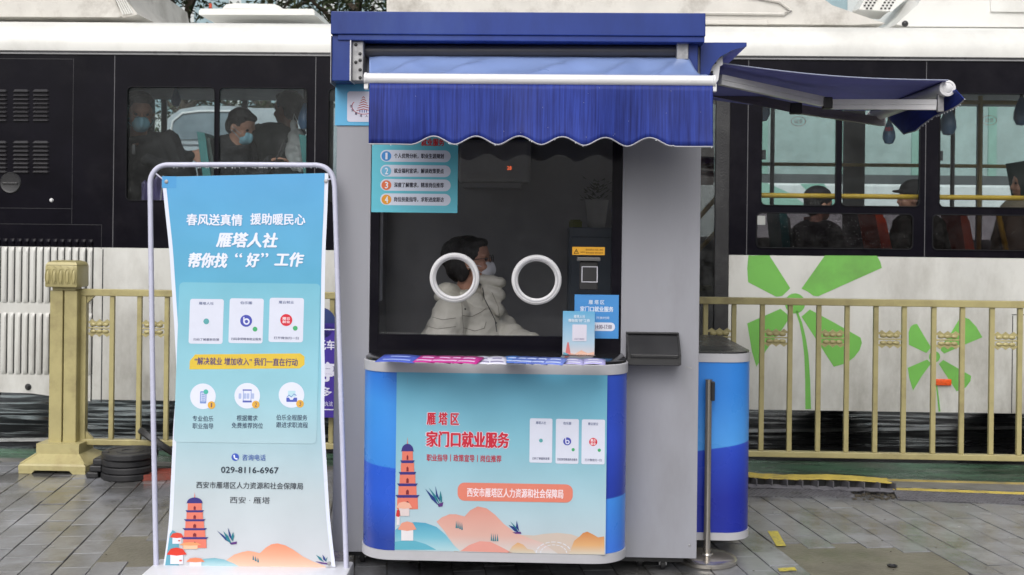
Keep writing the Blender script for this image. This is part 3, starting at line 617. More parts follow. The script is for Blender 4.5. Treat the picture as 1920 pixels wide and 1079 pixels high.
pr.poly(pp([(148, 925), (190, 918), (240, 920), (290, 935), (340, 962), (148, 962)]), (92, 165, 186), 'teal_hill_print', 4)
pr.poly(pp([(450, 968), (490, 940), (540, 922), (590, 925), (640, 950), (690, 976)]), (212, 148, 138), 'hill_print', 4)
pr.poly(pp([(670, 975), (690, 945), (715, 928), (740, 938), (760, 958), (785, 962), (800, 979)]), gor, 'rock_print', 4)
pr.poly(pp([(950, 982), (975, 920), (1000, 900), (1015, 885), (1035, 878), (1060, 890), (1085, 905), (1112, 900), (1114, 984)]), gor, 'rock_print', 4)
for i in range(9):
    t0 = 180 + i * 20; pr.poly(arc(1, 0.93, t0 + 2, t0 + 17, 34, 22, X(880), Y(978)), (205, 206, 214), 'arch_print', 3); pr.poly(arc(0.75, 0.69, t0 + 2, t0 + 17, 34, 22, X(880), Y(978)), (205, 206, 214), 'arch_print', 3)
def pagoda(pr, cx, top, bot, w0, w1, nt=4, pre=''):
    """Brick pagoda print: dome, tiers with dark eaves and small arched doors."""
    h = bot - top; body = (214, 118, 100); eave = (58, 52, 120)
    pr.poly([(cx - 1.2, top + h * .08), (cx, top - h * 0.05), (cx + 1.2, top + h * .08)], body, 'pagoda_print', 5)
    pr.poly([(cx - w0 * .62, top + h * .16)] + [(cx + w0 * .56 * math.cos(math.radians(180 + i * 18)), top + h * .15 + h * .10 * math.sin(math.radians(180 + i * 18))) for i in range(11)] + [(cx + w0 * .62, top + h * .16)], eave, 'eave_print', 6)
    y = top + h * .16
    for i in range(nt + 1):
        t = i / nt; hw = (w0 + (w1 - w0) * t) / 2; hh = h * (0.84 / (nt + 1)); 
        pr.poly([(cx - hw, y), (cx + hw, y), (cx + hw * 1.04, y + hh), (cx - hw * 1.04, y + hh)], body, 'pagoda_print', 5)
        if i < nt:
            pr.poly([(cx - hw * 1.35, y + hh * .78), (cx + hw * 1.35, y + hh * .78), (cx + hw * 1.1, y + hh * 1.02), (cx - hw * 1.1, y + hh * 1.02)], eave, 'eave_print', 6)
        dw = hw * .16; pr.poly([(cx - dw, y + hh * .74), (cx - dw, y + hh * .42), (cx, y + hh * .3), (cx + dw, y + hh * .42), (cx + dw, y + hh * .74)], (120, 40, 50), 'door_print', 7)
        y += hh
pagoda(pr, 764, 826, 955, 20, 38)
def pavilion(pr, x0, x1, y0, y1, roof, wall, lay=8):
    h = y1 - y0; c_ = (x0 + x1) / 2; w_ = (x1 - x0)
    pr.poly([(x0, y0 + h * .42), (x0 + w_ * .2, y0 + h * .08), (c_, y0), (x1 - w_ * .2, y0 + h * .08), (x1, y0 + h * .42), (c_, y0 + h * .5)], roof, 'pavilion_roof_print', lay)
    pr.poly([(x0 + w_ * .18, y0 + h * .45), (x1 - w_ * .18, y0 + h * .45), (x1 - w_ * .18, y1), (x0 + w_ * .18, y1)], wall, 'pavilion_wall_print', lay - 1)
pavilion(pr, 742.5, 773, 941, 968, (222, 170, 150), (210, 196, 196), 9)
pavilion(pr, 742.2, 751, 955, 985, (196, 52, 52), (214, 208, 214), 8)
pavilion(pr, 746, 781, 978, 1014, (216, 148, 128), (218, 214, 218), 9)
def swallow(pr, pts_list, cols):
    for pts, c_ in zip(pts_list, cols): pr.poly(pts, c_, 'bird_print', 6)
navy, dteal, plum = (36, 56, 120), (40, 116, 130), (90, 50, 120)
swallow(pr, [pp([(288, 680), (330, 720), (352, 760), (318, 730)]), pp([(305, 676), (340, 715), (358, 758), (330, 722)]), pp([(335, 668), (345, 705), (362, 750), (338, 712)]), pp([(358, 690), (366, 720), (366, 748), (352, 725)]), pp([(345, 750), (372, 742), (368, 762), (350, 764)])], [navy, dteal, navy, dteal, plum])
swallow(pr, [pp([(672, 848), (700, 856), (722, 884), (700, 876)]), pp([(680, 830), (705, 855), (718, 880), (700, 862)]), pp([(710, 826), (716, 850), (722, 878), (706, 858)]), pp([(690, 882), (728, 878), (732, 888), (705, 888)])], [navy, dteal, navy, plum])
for x, y in ((432, 862), (440, 862), (449, 866), (458, 870), (594, 920), (603, 922), (612, 922), (622, 922)):
    pr.poly(pp([(x - 4, y), (x - 1, y - 36), (x + 4, y)]), (52, 118, 132), 'tree_print', 6)
for dx in (-1.1, 0, 1.1):
    pass
for t_, (x0, y0, x1, y1), bo in (('雁 塔 区', (801, 774, 860, 797), .035), ('家门口就业服务', (800, 810, 954, 839), .04)):
    pr.text(t_, x0 - .6, y0 - .6, x1 + .6, y1 + .6, (220, 205, 220), bo + .035, 3, 'lettering_outline'); pr.text(t_, x0, y0, x1, y1, (192, 44, 62), bo, 5)
pr.text('职业指导丨政策宣导丨岗位推荐', 800, 853, 940, 866, (178, 52, 72), .02)
pr.rect(858, 907, 1074, 941, (212, 124, 106), 'pill', 2, 13); pr.text('西安市雁塔区人力资源和社会保障局', 876, 916.5, 1056, 933.5, (232, 214, 220), .02, 4)
def cards(pr, boxes, lay=3, sx=1.0):
    heads = ('雁塔人社', '伯乐圈', '雁云就业'); feet = ('扫码了解最新政策', '扫码享受精准就业服务', '打开微信扫一扫')
    for i, (x0, y0, x1, y1) in enumerate(boxes):
        w_, h_ = x1 - x0, y1 - y0; cx = (x0 + x1) / 2; cy = y0 + h_ * .5
        pr.rect(x0, y0, x1, y1, (208, 212, 228), 'code_card', lay, w_ * .07)
        pr.text(heads[i], x0 + w_ * (.28 if i != 1 else .33), y0 + h_ * .065, x1 - w_ * (.28 if i != 1 else .33), y0 + h_ * .13, (80, 95, 140), .01, lay + 2)
        pr.text(feet[i], x0 + w_ * (.12, .06, .14)[i], y0 + h_ * .875, x1 - w_ * (.12, .06, .14)[i], y0 + h_ * .935, (90, 95, 125), .01, lay + 2)
        if i == 0: pr.disc(cx, cy, w_ * .085, (90, 160, 165), 'code_logo', lay + 2)
        if i == 1:
            pr.disc(cx, cy, w_ * .175, (70, 78, 170), 'code_logo', lay + 2); pr.disc(cx + w_ * .01, cy + h_ * .015, w_ * .095, (215, 218, 235), 'code_logo', lay + 3); pr.disc(cx + w_ * .01, cy + h_ * .015, w_ * .05, (70, 78, 170), 'code_logo', lay + 4)
            pr.rect(cx - w_ * .085, cy - h_ * .085, cx - w_ * .05, cy + h_ * .02, (215, 218, 235), 'code_logo', lay + 5)
        if i == 2:
            pr.disc(cx, cy, w_ * .175, (205, 40, 58), 'code_logo', lay + 2); pr.text('雁云', cx - w_ * .11, cy - h_ * .065, cx + w_ * .11, cy - h_ * .005, (235, 215, 222), .04, lay + 4); pr.text('就业', cx - w_ * .11, cy + h_ * .01, cx + w_ * .11, cy + h_ * .07, (235, 215, 222), .04, lay + 4)
        if i: pr.disc(x1 - w_ * .24, y0 + h_ * .685, w_ * .07, (70, 165, 110), 'code_logo', lay + 3)
cards(pr, ((993, 785, 1035.5, 868), (1042, 786, 1085, 870), (1090.5, 787, 1134, 871)))
pr.done()
# tray on the right hand panel
a, b, c, d = R(K, 1175, 627, 1274, 684, -0.05); Yp = -0.11
sec = [(0, d), (-0.015, d), (-0.030, d - 0.01), (Yp, c + 0.048), (Yp - 0.004, c + 0.006), (Yp + 0.01, c), (0, c)]
MB().prism([(a + .006, y, z) for y, z in sec], (b - a - .012, 0, 0)).put('dispenser_body', M_dark, k)
for x in (a, b - 0.008): MB().prism([(x, y - 0.004 if y < 0 else y, z + 0.004) for y, z in sec], (0.008, 0, 0)).put('dispenser_side', M_rub, k)
MB().box(a, b, -0.03, -0.0, d - 0.002, d + 0.006, 0.002).put('dispenser_rim', M_rub, k)
MB().box(a + .012, b - .012, Yp - 0.009, Yp + 0.01, c + 0.036, c + 0.052, 0.004).put('dispenser_lip', M_rub, k)
# side counter on the right wall
s0 = 0.27; sx1 = P(K, 1405, 850, s0 + 0.12).x; sa = XR + 0.001
zs = P(K, 1360, 664, s0).z; zs1 = P(K, 1360, 680, s0).z; zs2 = P(K, 1360, 1000, s0).z; zs3 = P(K, 1360, 1014, s0).z
def rr_side(x0, x1, y0, y1, r, n=12):
    pts = [(x0, y0)]
    for i in range(n + 1): t = -math.pi / 2 + math.pi / 2 * i / n; pts.append((x1 - r + r * math.cos(t), y0 + r + r * math.sin(t)))
    for i in range(n + 1): t = math.pi / 2 * i / n; pts.append((x1 - r + r * math.cos(t), y1 - r + r * math.sin(t)))
    pts.append((x0, y1)); return pts
ps = rr_side(sa, sx1, s0, 1.22, 0.13); ps1 = rr_side(sa, sx1 - .006, s0 + .006, 1.214, 0.124); ps2 = rr_side(sa, sx1 - .004, s0 + .004, 1.216, 0.126)
MB().loft([ring(zs1, ps), ring(zs, ps)]).put('side_counter_band', M_band, k, True)
MB().loft([ring(zs3, ps), ring(zs2, ps)]).put('side_counter_band', M_band, k, True)
MB().loft([ring(zs2 + .0005, ps2), ring(zs1 - .0005, ps2)]).put('side_counter_body', grad('side_wrap', [(0.0, (30, 44, 150)), (0.27, (44, 72, 185)), (0.30, (46, 76, 190)), (0.305, (78, 152, 225)), (0.6, (54, 130, 215)), (1.0, (46, 122, 205))], 2, zs2, zs1, 0.3, -0.16), k, True)
MB().loft([ring(zs + .0005, ps1), ring(zs + .008, ps1)]).put('side_counter_top', mat('grey_black_stone', (0.035, 0.035, 0.037, 1), 0.25, var=0.3, vs=9), k, True)
q0, q1, q2, q3 = [PZ(x, y, zs + 0.0088) for x, y in ((1314, 649), (1362, 649), (1375, 657), (1314, 657))]; Ki = K.inverted()
MB().poly([Ki @ q for q in (q0, q1, q2, q3)]).put('side_counter_slot', M_dark, k)
# side hood and side awning on the right wall
hood = [(XR - 0.01, 80), (1400, 80), (1400, 87), (1372, 95), (1350, 107), (1336, 124), (1326, 150), (XR - 0.01, 150)]
hp = []
for x, y in hood:
    if x < 100: hp.append((x, -0.02, P(K, 1315, y, -0.02).z))
    else: q = P(K, x, y, -0.02); hp.append((q.x, -0.02, q.z))
MB().prism(hp, (0, KD + 0.02, 0)).put('side_hood', M_blue, k)
bk = [(1331, 133), (1352, 103), (1355, 106), (1355, 122), (1350, 124), (1347, 150), (1341, 158), (1339, 140)]
brk = MB().prism([P(K, x, y, 0.02) for x, y in bk], (0, 0.012, 0)).put('side_bracket', M_alupl, k)
MB().prism([P(K, x, y, 1.2) + Vector((-.05, 0, 0)) for x, y in bk], (0, 0.012, 0)).put('side_bracket', M_alupl, k)
for x, y in ((1341, 118), (1335, 135.5)): MB().lathe([(0, -.003), (.005, -.003), (.006, .001)], P(K, x, y, 0.019), 10, 'Y').put('bolt', M_rub, brk)
bn = P(K, 1776, 166, 0.10); bf = Vector((bn.x + 0.0, 1.20, bn.z)); sbr = 13.5 * 4.93 / 2000
MB().tube([bn, bf], sbr, 26).put('side_awning_bar', M_alu, k, True)
MB().lathe([(0.0, -0.012), (sbr * .55, -0.010), (sbr * .72, -0.006), (sbr * .8, -0.009), (sbr + .003, -0.007), (sbr + .004, 0.004), (0.0, 0.004)], bn, 30, 'Y').put('side_bar_cap', M_whitepl, k, True)
qs = P(K, 1356, 119, 0.06)
def sfab(u, v):
    x = qs.x - .01 + (bn.x - .01 - qs.x + .01) * u; z = qs.z + (bn.z + sbr * 0.9 - qs.z) * u - 0.020 * math.sin(math.pi * u) + 0.01 * math.sin(math.pi * v) * math.sin(math.pi * u)
    return (x, 0.06 + (1.18 - 0.06) * v, z)
MB().grid(sfab, 24, 14).put('side_awning_fabric', M_fab_side, k, 'all', 0.0015)
MB().tube([Vector(sfab(i / 24, 0)) + Vector((0, 0, 0.001)) for i in range(25)], 0.0028, 6).put('side_awning_edge', mat('pale_awning_edge', (0.30, 0.33, 0.45, 1), 0.6), k, True)
def arm(p0, p1, h, wd, name, m):
    p0, p1 = Vector(p0), Vector(p1); t = (p1 - p0).normalized(); sd_ = t.cross(Vector((0, 0, 1))).normalized(); up_ = sd_.cross(t)
    mb = MB(); prof = [(-1, -1), (1, -1), (1, -.25), (.8, -.2), (.8, -.05), (1, 0), (1, 1), (-1, 1), (-1, 0.0), (-.8, -.05), (-.8, -.2), (-1, -.25)]
    mb.loft([[p + sd_ * (a_ * wd / 2) + up_ * (b_ * h / 2) for a_, b_ in prof] for p in (p0, p1)]); return mb.put(name, m, k)
n0, n1, n2 = P(K, 1350, 150, 0.13), P(K, 1543, 191, 0.42), P(K, 1757, 197, 0.16)
arm(n0, n1, 0.047, 0.028, 'side_upper_arm', M_alu); arm(P(K, 1558, 196, 0.42), n2, 0.047, 0.028, 'side_forearm', M_alu)
q = P(K, 1551, 194, 0.42); MB().box(q.x - .022, q.x + .022, q.y - .022, q.y + .022, q.z - .028, q.z + .028, .005).put('side_elbow', M_dark, k)
f0, f1, f2 = P(K, 1334, 172, 1.05), P(K, 1490, 203, 0.80), P(K, 1655, 229, 1.08)
M_arm_shaded = mat('shaded_far_arm_metal', (0.20, 0.18, 0.19, 1), 0.4, 0.2)  # same metal as near arm; its shade is put into this darker colour
arm(f0, f1, 0.05, 0.028, 'side_upper_arm', M_arm_shaded); arm(P(K, 1500, 206, 0.80), f2, 0.045, 0.028, 'side_forearm', M_arm_shaded)
q = P(K, 1492, 204, 0.80); MB().box(q.x - .03, q.x + .03, q.y - .02, q.y + .02, q.z - .03, q.z + .03, .006).put('side_elbow', M_dark, k)
q = P(K, 1763, 190, 0.15); MB().box(q.x - .014, q.x + .014, q.y - .012, q.y + .012, q.z - .05, q.z + .04, .004).put('side_arm_foot', M_galv, k)
q = P(K, 1655, 226, 1.08); MB().box(q.x - .014, q.x + .014, q.y - .012, q.y + .012, q.z - .03, q.z + .06, .004).put('side_arm_foot', M_galv, k)
vx = bn.x + 0.02
vt = [(1792, 168), (1770, 176), (1740, 186), (1710, 196), (1685, 205), (1664, 213)]
vb_ = [(1797, 188), (1775, 205), (1757, 216), (1744, 226), (1718, 250), (1664, 226)]
vb_ = [(1798, 186), (1778, 203), (1756, 218), (1728, 246), (1700, 252), (1664, 228)]
NV = 40
def inter(l, u): f_ = u * (len(l) - 1); i = min(int(f_), len(l) - 2); f_ -= i; return (l[i][0] + (l[i + 1][0] - l[i][0]) * f_, l[i][1] + (l[i + 1][1] - l[i][1]) * f_)
def sval(u, v):
    a_, b_ = inter(vt, u), inter(vb_, u); pa, pb = PX(K, a_[0], a_[1], vx), PX(K, b_[0], b_[1], vx); q = pa.lerp(pb, v)
    q.x += 0.03 * v * math.sin(6 * u + 1) ; return q
MB().grid(sval, NV, 8).put('side_valance', M_val, k, 'all', 0.0015)
MB().tube([sval(i / NV, 1) for i in range(NV + 1)], 0.003, 6).put('side_valance_trim', mat('grey_hem_trim', (0.34, 0.34, 0.38, 1), 0.6), k, True)
dr = MB()
for i in range(16): q = sval(0.1 + 0.5 * i / 16 + rd.random() * .02, 1); dr.ball(q + Vector((0, -.004, -.005)), (0.003, 0.003, 0.0042), 1)
tag(dr.put('water_drops', M_water, k, True), kind='stuff')
# under frame and castors
MB().box(XL + 0.05, XR - 0.05, 0.06, KD - 0.06, ZB - 0.035, ZB - 0.001).put('underframe', M_rub, k)
for x, y in ((XL + 0.12, 0.12), (XR - 0.14, 0.10), (XL + 0.12, KD - 0.14), (XR - 0.14, KD - 0.14), (XR - 0.24, 0.14)):
    cs = MB().box(x - 0.018, x + 0.018, y - 0.02, y + 0.02, 0.025, ZB - 0.0355, 0.003).put('castor', M_galv, k)
    MB().lathe([(0, -0.012), (0.022, -0.012), (0.026, -0.008), (0.026, 0.008), (0.022, 0.012), (0, 0.012)], (x, y, 0.027), 18, 'X').put('castor_wheel', M_rub, cs, True)
MB().tube([(cx0_ + 0.02, -0.12, zbot - 0.03), (cx0_ + 0.3, -0.14, zbot - 0.035)], 0.008, 6).put('counter_strut', M_rub, k)
# fittings inside
a, b, c, d = R(K, 858, 262, 995, 349, 1.15)
ac = MB().box(a, b, 1.13, KD - 0.007, c + 0.02, d, 0.02).put('air_conditioner', mat('off_white_plastic', (0.42, 0.42, 0.42, 1), 0.4), k)
MB().box(a + 0.03, b - 0.05, 1.15, KD - 0.01, c - 0.01, c + 0.019, 0.004).put('louvre', M_kint, ac)
mE = bpy.data.materials.new('red_led_digits'); mE.use_nodes = True; e_ = mE.node_tree.nodes['Principled BSDF']; e_.inputs['Base Color'].default_value = (0.3, 0.03, 0.01, 1); e_.inputs['Emission Color'].default_value = (1, 0.16, 0.05, 1); e_.inputs['Emission Strength'].default_value = 1.2
pr = Print(K, 1.127, ac); pr.text('28', 951, 312, 959, 319, mE, 0.0, 0, 'display_digits'); pr.done()
DZ = P(K, 900, 640, 0.2).z
MB().box(XL + T, SX - T, 0.06, 0.34, DZ - 0.035, DZ - 0.012, 0.004).put('inner_desk', M_kint, k)
# ---- things inside the kiosk
a, b, c, d = R(K, 1066, 427, 1150, 640, 0.85)
cb = thing('steel_cabinet', 'narrow dark grey steel cabinet behind the glass at the right of the kiosk window', 'cabinet', K @ Matrix.Translation((a, 0.85, ZB + 0.03)))
mcab = mat('cabinet_grey_blue', (0.085, 0.11, 0.14, 1), 0.45)
MB().box(0, b - a - 0.004, 0, 0.35, 0, d - ZB - 0.03, 0.004).put('body', mcab, cb)
MB().box(0.01, b - a - 0.015, -0.012, -0.001, 0.05, d - ZB - 0.08, 0.003).put('door', mcab, cb); MB().box(b - a - 0.05, b - a - 0.035, -0.03, -0.012, 0.7, 0.82, 0.003).put('handle', M_galv, cb)
# white watering-jug like pot with dark foliage
q = P(K, 1119, 427, 0.95); zc_ = d
pt = thing('plant_pot', 'pale pot holding a dark bushy plant on top of the grey cabinet inside the kiosk', 'plant pot', K @ Matrix.Translation((q.x, 0.98, zc_)))
MB().lathe([(0, 0), (0.045, 0), (0.062, 0.14), (0.066, 0.15), (0.058, 0.15), (0.05, 0.13), (0, 0.13)], (0, 0, 0), 24).put('pot', mat('pale_pot', (0.34, 0.34, 0.33, 1), 0.45), pt, True)
lf = MB(); rl_ = random.Random(9)
for i in range(60):
    t = rl_.uniform(0, 6.28); r_ = rl_.uniform(0.01, 0.075); z = 0.15 + rl_.uniform(0, 0.11); p_ = Vector((r_ * math.cos(t), r_ * math.sin(t), z)); dirv = Vector((math.cos(t), math.sin(t), rl_.uniform(0, 1))) * 0.03; sdv = Vector((-math.sin(t), math.cos(t), 0)) * 0.012
    lf.poly([p_ - sdv, p_ + dirv * .5 - Vector((0, 0, .005)), p_ + sdv, p_ + dirv])
tag(lf.put('foliage', mat('dark_leaf', (0.04, 0.06, 0.035, 1), 0.5), pt, fix=False), kind='stuff')
q = P(K, 1078, 427, 0.95)
sc_ = thing('small_green_box', 'small dull green box beside the pale plant pot on the cabinet', 'box', K @ Matrix.Translation((q.x, 0.93, zc_)))
MB().box(-.025, .03, -.03, .03, 0, .034, .004, rot=Matrix.Rotation(.3, 4, 'Z')).put('box_body', mat('olive_box', (0.14, 0.16, 0.02, 1), 0.5), sc_)
MB().box(-.02, .024, -.024, .024, .034, .042, .003, rot=Matrix.Rotation(.3, 4, 'Z')).put('box_lid', mat('olive_box', (0.14, 0.16, 0.02, 1), 0.5), sc_)

# ================================================================ PEOPLE
def head_parts(mb, c, Rm, s):
    B = lambda o, r: mb.ball(c + Rm @ (Vector(o) * s), tuple(q * s for q in r), 2, Rm)
    B((0.0, 0, 0.02), (.097, .077, .100)); B((.030, 0, -.045), (.066, .060, .068)); B((.052, 0, -.092), (.030, .034, .024))
    B((.098, 0, -.026), (.018, .013, .018)); B((.090, 0, -.004), (.012, .009, .026)); B((.072, .028, .022), (.022, .026, .012)); B((.072, -.028, .022), (.022, .026, .012))
    B((.084, 0, -.062), (.014, .024, .010)); B((.060, .040, -.035), (.030, .022, .024)); B((.060, -.040, -.035), (.030, .022, .024))
    for sg in (1, -1): B((-.004, sg * .078, -.018), (.020, .008, .031)); B((-.008, sg * .083, -.006), (.012, .006, .014))
    a = c + Rm @ (Vector((-.015, 0, -.06)) * s); b = c + Vector((0, 0, -.17 * s)) + (Rm @ Vector((-.035, 0, 0))) * s
    mb.cap(a, b, .055 * s, .058 * s, k=6)
def hair_parts(c, Rm, s, style):
    mb = MB(); B = lambda o, r: mb.ball(c + Rm @ (Vector(o) * s), tuple(q * s for q in r), 3, Rm)
    B((-.018, 0, .038), (.098, .086, .092)); B((-.050, 0, .0), (.060, .080, .085)); B((.040, 0, .085), (.048, .062, .030))
    if style in ('bob', 'long'):
        B((-.075, 0, -.01), (.062, .088, .095)); B((-.04, .066, -.03), (.045, .026, .075)); B((-.04, -.066, -.03), (.045, .026, .075)); B((-.095, 0, .030), (.062, .080, .080)); B((-.06, 0, .06), (.075, .085, .065)); B((-.075, 0, -.03), (.055, .08, .07))
    if style == 'long': B((-.065, 0, -.10), (.05, .085, .09))
    return mb
def hand(mb, w_, d, n, s=1.0, curl=0.5):
    """Palm with four unequal bent fingers and a thumb leaving its side."""
    w_, d, n = Vector(w_), Vector(d).normalized(), Vector(n).normalized(); sd_ = d.cross(n).normalized()
    for i in range(4): mb.cap(w_ + sd_ * (.010 * (i - 1.5)) * s, w_ + (d * .078 + sd_ * (.019 * (i - 1.5))) * s, .016 * s, .012 * s, k=6)
    for i, ln in enumerate((.058, .074, .080, .070)):
        p0 = w_ + (d * .080 + sd_ * (.0205 * (i - 1.5))) * s; ang = 0.25 + curl * .6; p = p0; dd_ = d
        for j, fr_ in enumerate((.45, .32, .23)):
            dd_ = (d * math.cos(ang * (j + .6)) + n * math.sin(ang * (j + .6))); q_ = p + dd_ * ln * fr_ * s; mb.cap(p, q_, (.0085 - j * .0008) * s, (.0078 - j * .0008) * s, k=5); p = q_
    t0 = w_ + (d * .022 + sd_ * .028) * s; t1 = t0 + (d * .028 + sd_ * .024 + n * .012) * s; t2 = t1 + (d * .030 + sd_ * .004 + n * .012) * s
    mb.cap(t0, t1, .013 * s, .010 * s, k=5); mb.cap(t1, t2, .0098 * s, .008 * s, k=5)
def person(label, mtx, hc, yaw, pitch, s, torso, arms, coat, hair='short', mask=None, glasses=False, voxel=.008, group=None, legs=None, hatm=None, collar=True, quilt=0, disp=(.07, .02)):
    """hc head centre, torso list of (point, rx, ry, rz), arms list of [shoulder, elbow, wrist, hand dir, palm normal, upper radius]."""
    t = thing('person', label, 'person', mtx, group)
    hc = Vector(hc); Rm = Matrix.Rotation(math.radians(yaw), 3, 'Z') @ Matrix.Rotation(math.radians(pitch), 3, 'Y')
    b = MB(); head_parts(b, hc, Rm, s)
    neck = hc + Vector((0, 0, -.17 * s)) + (Rm @ Vector((-.035, 0, 0))) * s
    pts = [Vector(q[0]) for q in torso]
    b.cap(neck, pts[0], .055 * s, .08 * s, k=6); b.cap(pts[0], pts[-1], .085, .085, k=8)
    for a_ in arms:
        sh, el, wr = Vector(a_[0]), Vector(a_[1]), Vector(a_[2]); b.cap(pts[0], sh, .06, .045, k=6); b.cap(sh, el, .045, .035, k=12); b.cap(el, wr, .034, .024, k=14)
        if a_[3]: hand(b, wr, a_[3], a_[4], s)
    organic(b, voxel * .8, 'body', M_skin, t, 2)
    c_ = MB()
    for q in torso: c_.ball(q[0], q[1:4], 3)
    for q, q2 in zip(torso, torso[1:]):
        for f_ in (.25, .5, .75): c_.ball(Vector(q[0]).lerp(Vector(q2[0]), f_), tuple(q[1 + i] * (1 - f_) + q2[1 + i] * f_ for i in range(3)), 3)
    for a_ in arms:
        sh, el, wr = Vector(a_[0]), Vector(a_[1]), Vector(a_[2]); r_ = a_[5]
        if quilt:
            for p0, p1, r0, r1 in ((sh, el, r_, r_ * .9), (el, wr, r_ * .9, r_ * .68)):
                k_ = max(3, int((p1 - p0).length / .05))
                for i in range(k_ + 1): c_.ball(p0.lerp(p1, i / k_), r0 + (r1 - r0) * i / k_ + (.006 if i % 2 else 0), 3)
        else:
            c_.cap(sh, el, r_, r_ * .85, k=12); c_.cap(el, wr, r_ * .85, r_ * .62, k=12)
    if collar:
        for i in range(16):
            a0 = 2 * math.pi * i / 16; q = neck + Vector((math.cos(a0) * .075 * s, math.sin(a0) * .075 * s, -.005 + .02 * math.cos(a0))); c_.ball(q, .026 * s * (1.3 if quilt else 1), 2)
    organic(c_, voxel, 'coat', coat, t, 3, disp=disp)
    if hair: organic(hair_parts(hc, Rm, s, hair), .006, 'hair', M_hair, t, 2, disp=(.03, .010))
    if hatm:
        h_ = MB(); h_.ball(hc + Rm @ Vector((-.01, 0, .055)) * s, (.108 * s, .092 * s, .085 * s), 3, Rm); h_.ball(hc + Rm @ Vector((.09, 0, .05)) * s, (.06 * s, .07 * s, .012 * s), 2, Rm); organic(h_, .006, 'cap', hatm, t, 2)
    if mask:
        m_ = MB(); Z = lambda o, r: m_.ball(hc + Rm @ (Vector(o) * s), tuple(q * s for q in r), 3, Rm)
        Z((.070, 0, -.052), (.044, .052, .050)); Z((.098, 0, -.044), (.024, .020, .036)); Z((.108, 0, -.050), (.016, .012, .030)); Z((.062, 0, -.085), (.030, .040, .022))
        mk = organic(m_, .005, 'face_mask', mask, t, 1)
        for sg in (1, -1):
            for dz in (.0, -.045):
                p0, p1, p2 = (hc + Rm @ (Vector(o) * s) for o in ((.075, sg * .052, -.035 + dz * .8), (.03, sg * .074, -.022 + dz * .5), (-.004, sg * .086, -.008 + dz * .5)))
                MB().tube([p0, p1, p2], .0016, 5).put('ear_loop', mask, mk)
    for sg in (1, -1):
        e = MB().ball(hc + Rm @ (Vector((.080, sg * .031, .004)) * s), .011 * s, 2).put('eye', mat('eye_dark', (.03, .02, .02, 1), .1), t, True)
    if glasses:
        g = MB()
        for sg in (1, -1):
            g.tube([hc + Rm @ (Vector((.103, sg * .033 + .024 * math.cos(i * math.pi / 8), .004 + .019 * math.sin(i * math.pi / 8))) * s) for i in range(17)], .0016, 5)
            g.tube([hc + Rm @ (Vector(o) * s) for o in ((.100, sg * .056, .008), (.0, sg * .082, .004))], .0014, 5)
        g.put('glasses', M_dark, t)
    if legs:
        l_ = MB()
        for hip, knee, foot in legs: l_.cap(hip, knee, .085, .065, k=14); l_.cap(knee, foot, .062, .045, k=14); l_.cap(foot, Vector(foot) + Vector((.14, 0, -.02)), .045, .035, k=4)
        organic(l_, .012, 'trousers', M_coat, t, 2)
    return t
# the clerk behind the kiosk window, sitting sideways
PD = 0.46
h = lambda px, py, dy=PD: P(K, px, py, dy)
hc = h(884, 489)
tor = [(h(880, 586), .165, .19, .085), (h(874, 642), .235, .21, .15), (h(882, 720), .20, .21, .16), (h(884, 790), .19, .22, .12)]
clerk = person('clerk with black hair, white mask and cream puffer jacket sitting sideways behind the kiosk window', K, hc, -8, -4, .98,
       tor, [[h(846, 592, .30), h(822, 668, .24), h(900, 672, .20), (1, -.1, -.1), (0, 0, -1), .095], [h(912, 585, .60), h(948, 632, .42), h(992, 648, .26), (1, -.3, -.2), (0, 0, -1), .085]],
       M_puff, 'bob', M_mask, True, .0075, quilt=1, disp=(.09, .030), legs=[((tor[3][0].x, .38, tor[3][0].z), (tor[3][0].x + .42, .40, tor[3][0].z - .02), (tor[3][0].x + .44, .42, .16)), ((tor[3][0].x, .58, tor[3][0].z), (tor[3][0].x + .42, .58, tor[3][0].z - .02), (tor[3][0].x + .40, .60, .16))])
# hood rolled behind the neck, zip flap and pocket flap of the jacket
hd = MB()
for i in range(14):
    t = i / 13; q = h(838 + 54 * t, 541 + 8 * math.sin(3.1 * t) + 22 * t, .36 + .05 * math.sin(t * 3)); hd.ball(q, (.050, .05, .032 + .006 * (i % 3)), 2)
    q = h(834 + 66 * t, 557 + 20 * t, .33 + .03 * math.sin(t * 3)); hd.ball(q, (.055, .045, .030), 2)
organic(hd, .007, 'hood', M_puff, clerk, 12, disp=(.06, .02))
cl = MB()
for i in range(12):
    t = i / 11; cl.ball(h(906 + 34 * t, 524 + 6 * t, .40), (.026, .05, .026), 2); cl.ball(h(912 + 26 * t, 545 + 10 * t, .38), (.028, .04, .03), 2); cl.ball(h(914 + 22 * t, 568 + 14 * t, .36), (.03, .04, .035), 2)
organic(cl, .007, 'collar', M_puff, clerk, 14, disp=(.07, .02))
from mathutils.bvhtree import BVHTree
def seam(pts, name, m, r_=.0018):
    """Stitch line laid on whichever garment surface lies on the sight line."""
    out = []
    for (x0, y0), (x1, y1) in zip(pts, pts[1:]):
        for i in range(8):
            x, y = x0 + (x1 - x0) * i / 8, y0 + (y1 - y0) * i / 8; o = Ki @ CP; d = (Ki.to_3x3() @ ray(x, y)).normalized(); best = None
            for tr in trees:
                hit = tr.ray_cast(o, d)
                if hit[0] is not None and (best is None or hit[3] < best[1]): best = (hit[0], hit[3])
            if best: out.append(best[0] - d * .0008)
    if len(out) > 2: MB().tube(out, r_, 5).put(name, m, clerk, True)
trees = []
for ch in clerk.children:
    if ch.name.split('.')[0] in ('coat', 'hood', 'collar'): trees.append(BVHTree.FromPolygons([v.co for v in ch.data.vertices], [tuple(p.vertices) for p in ch.data.polygons]))
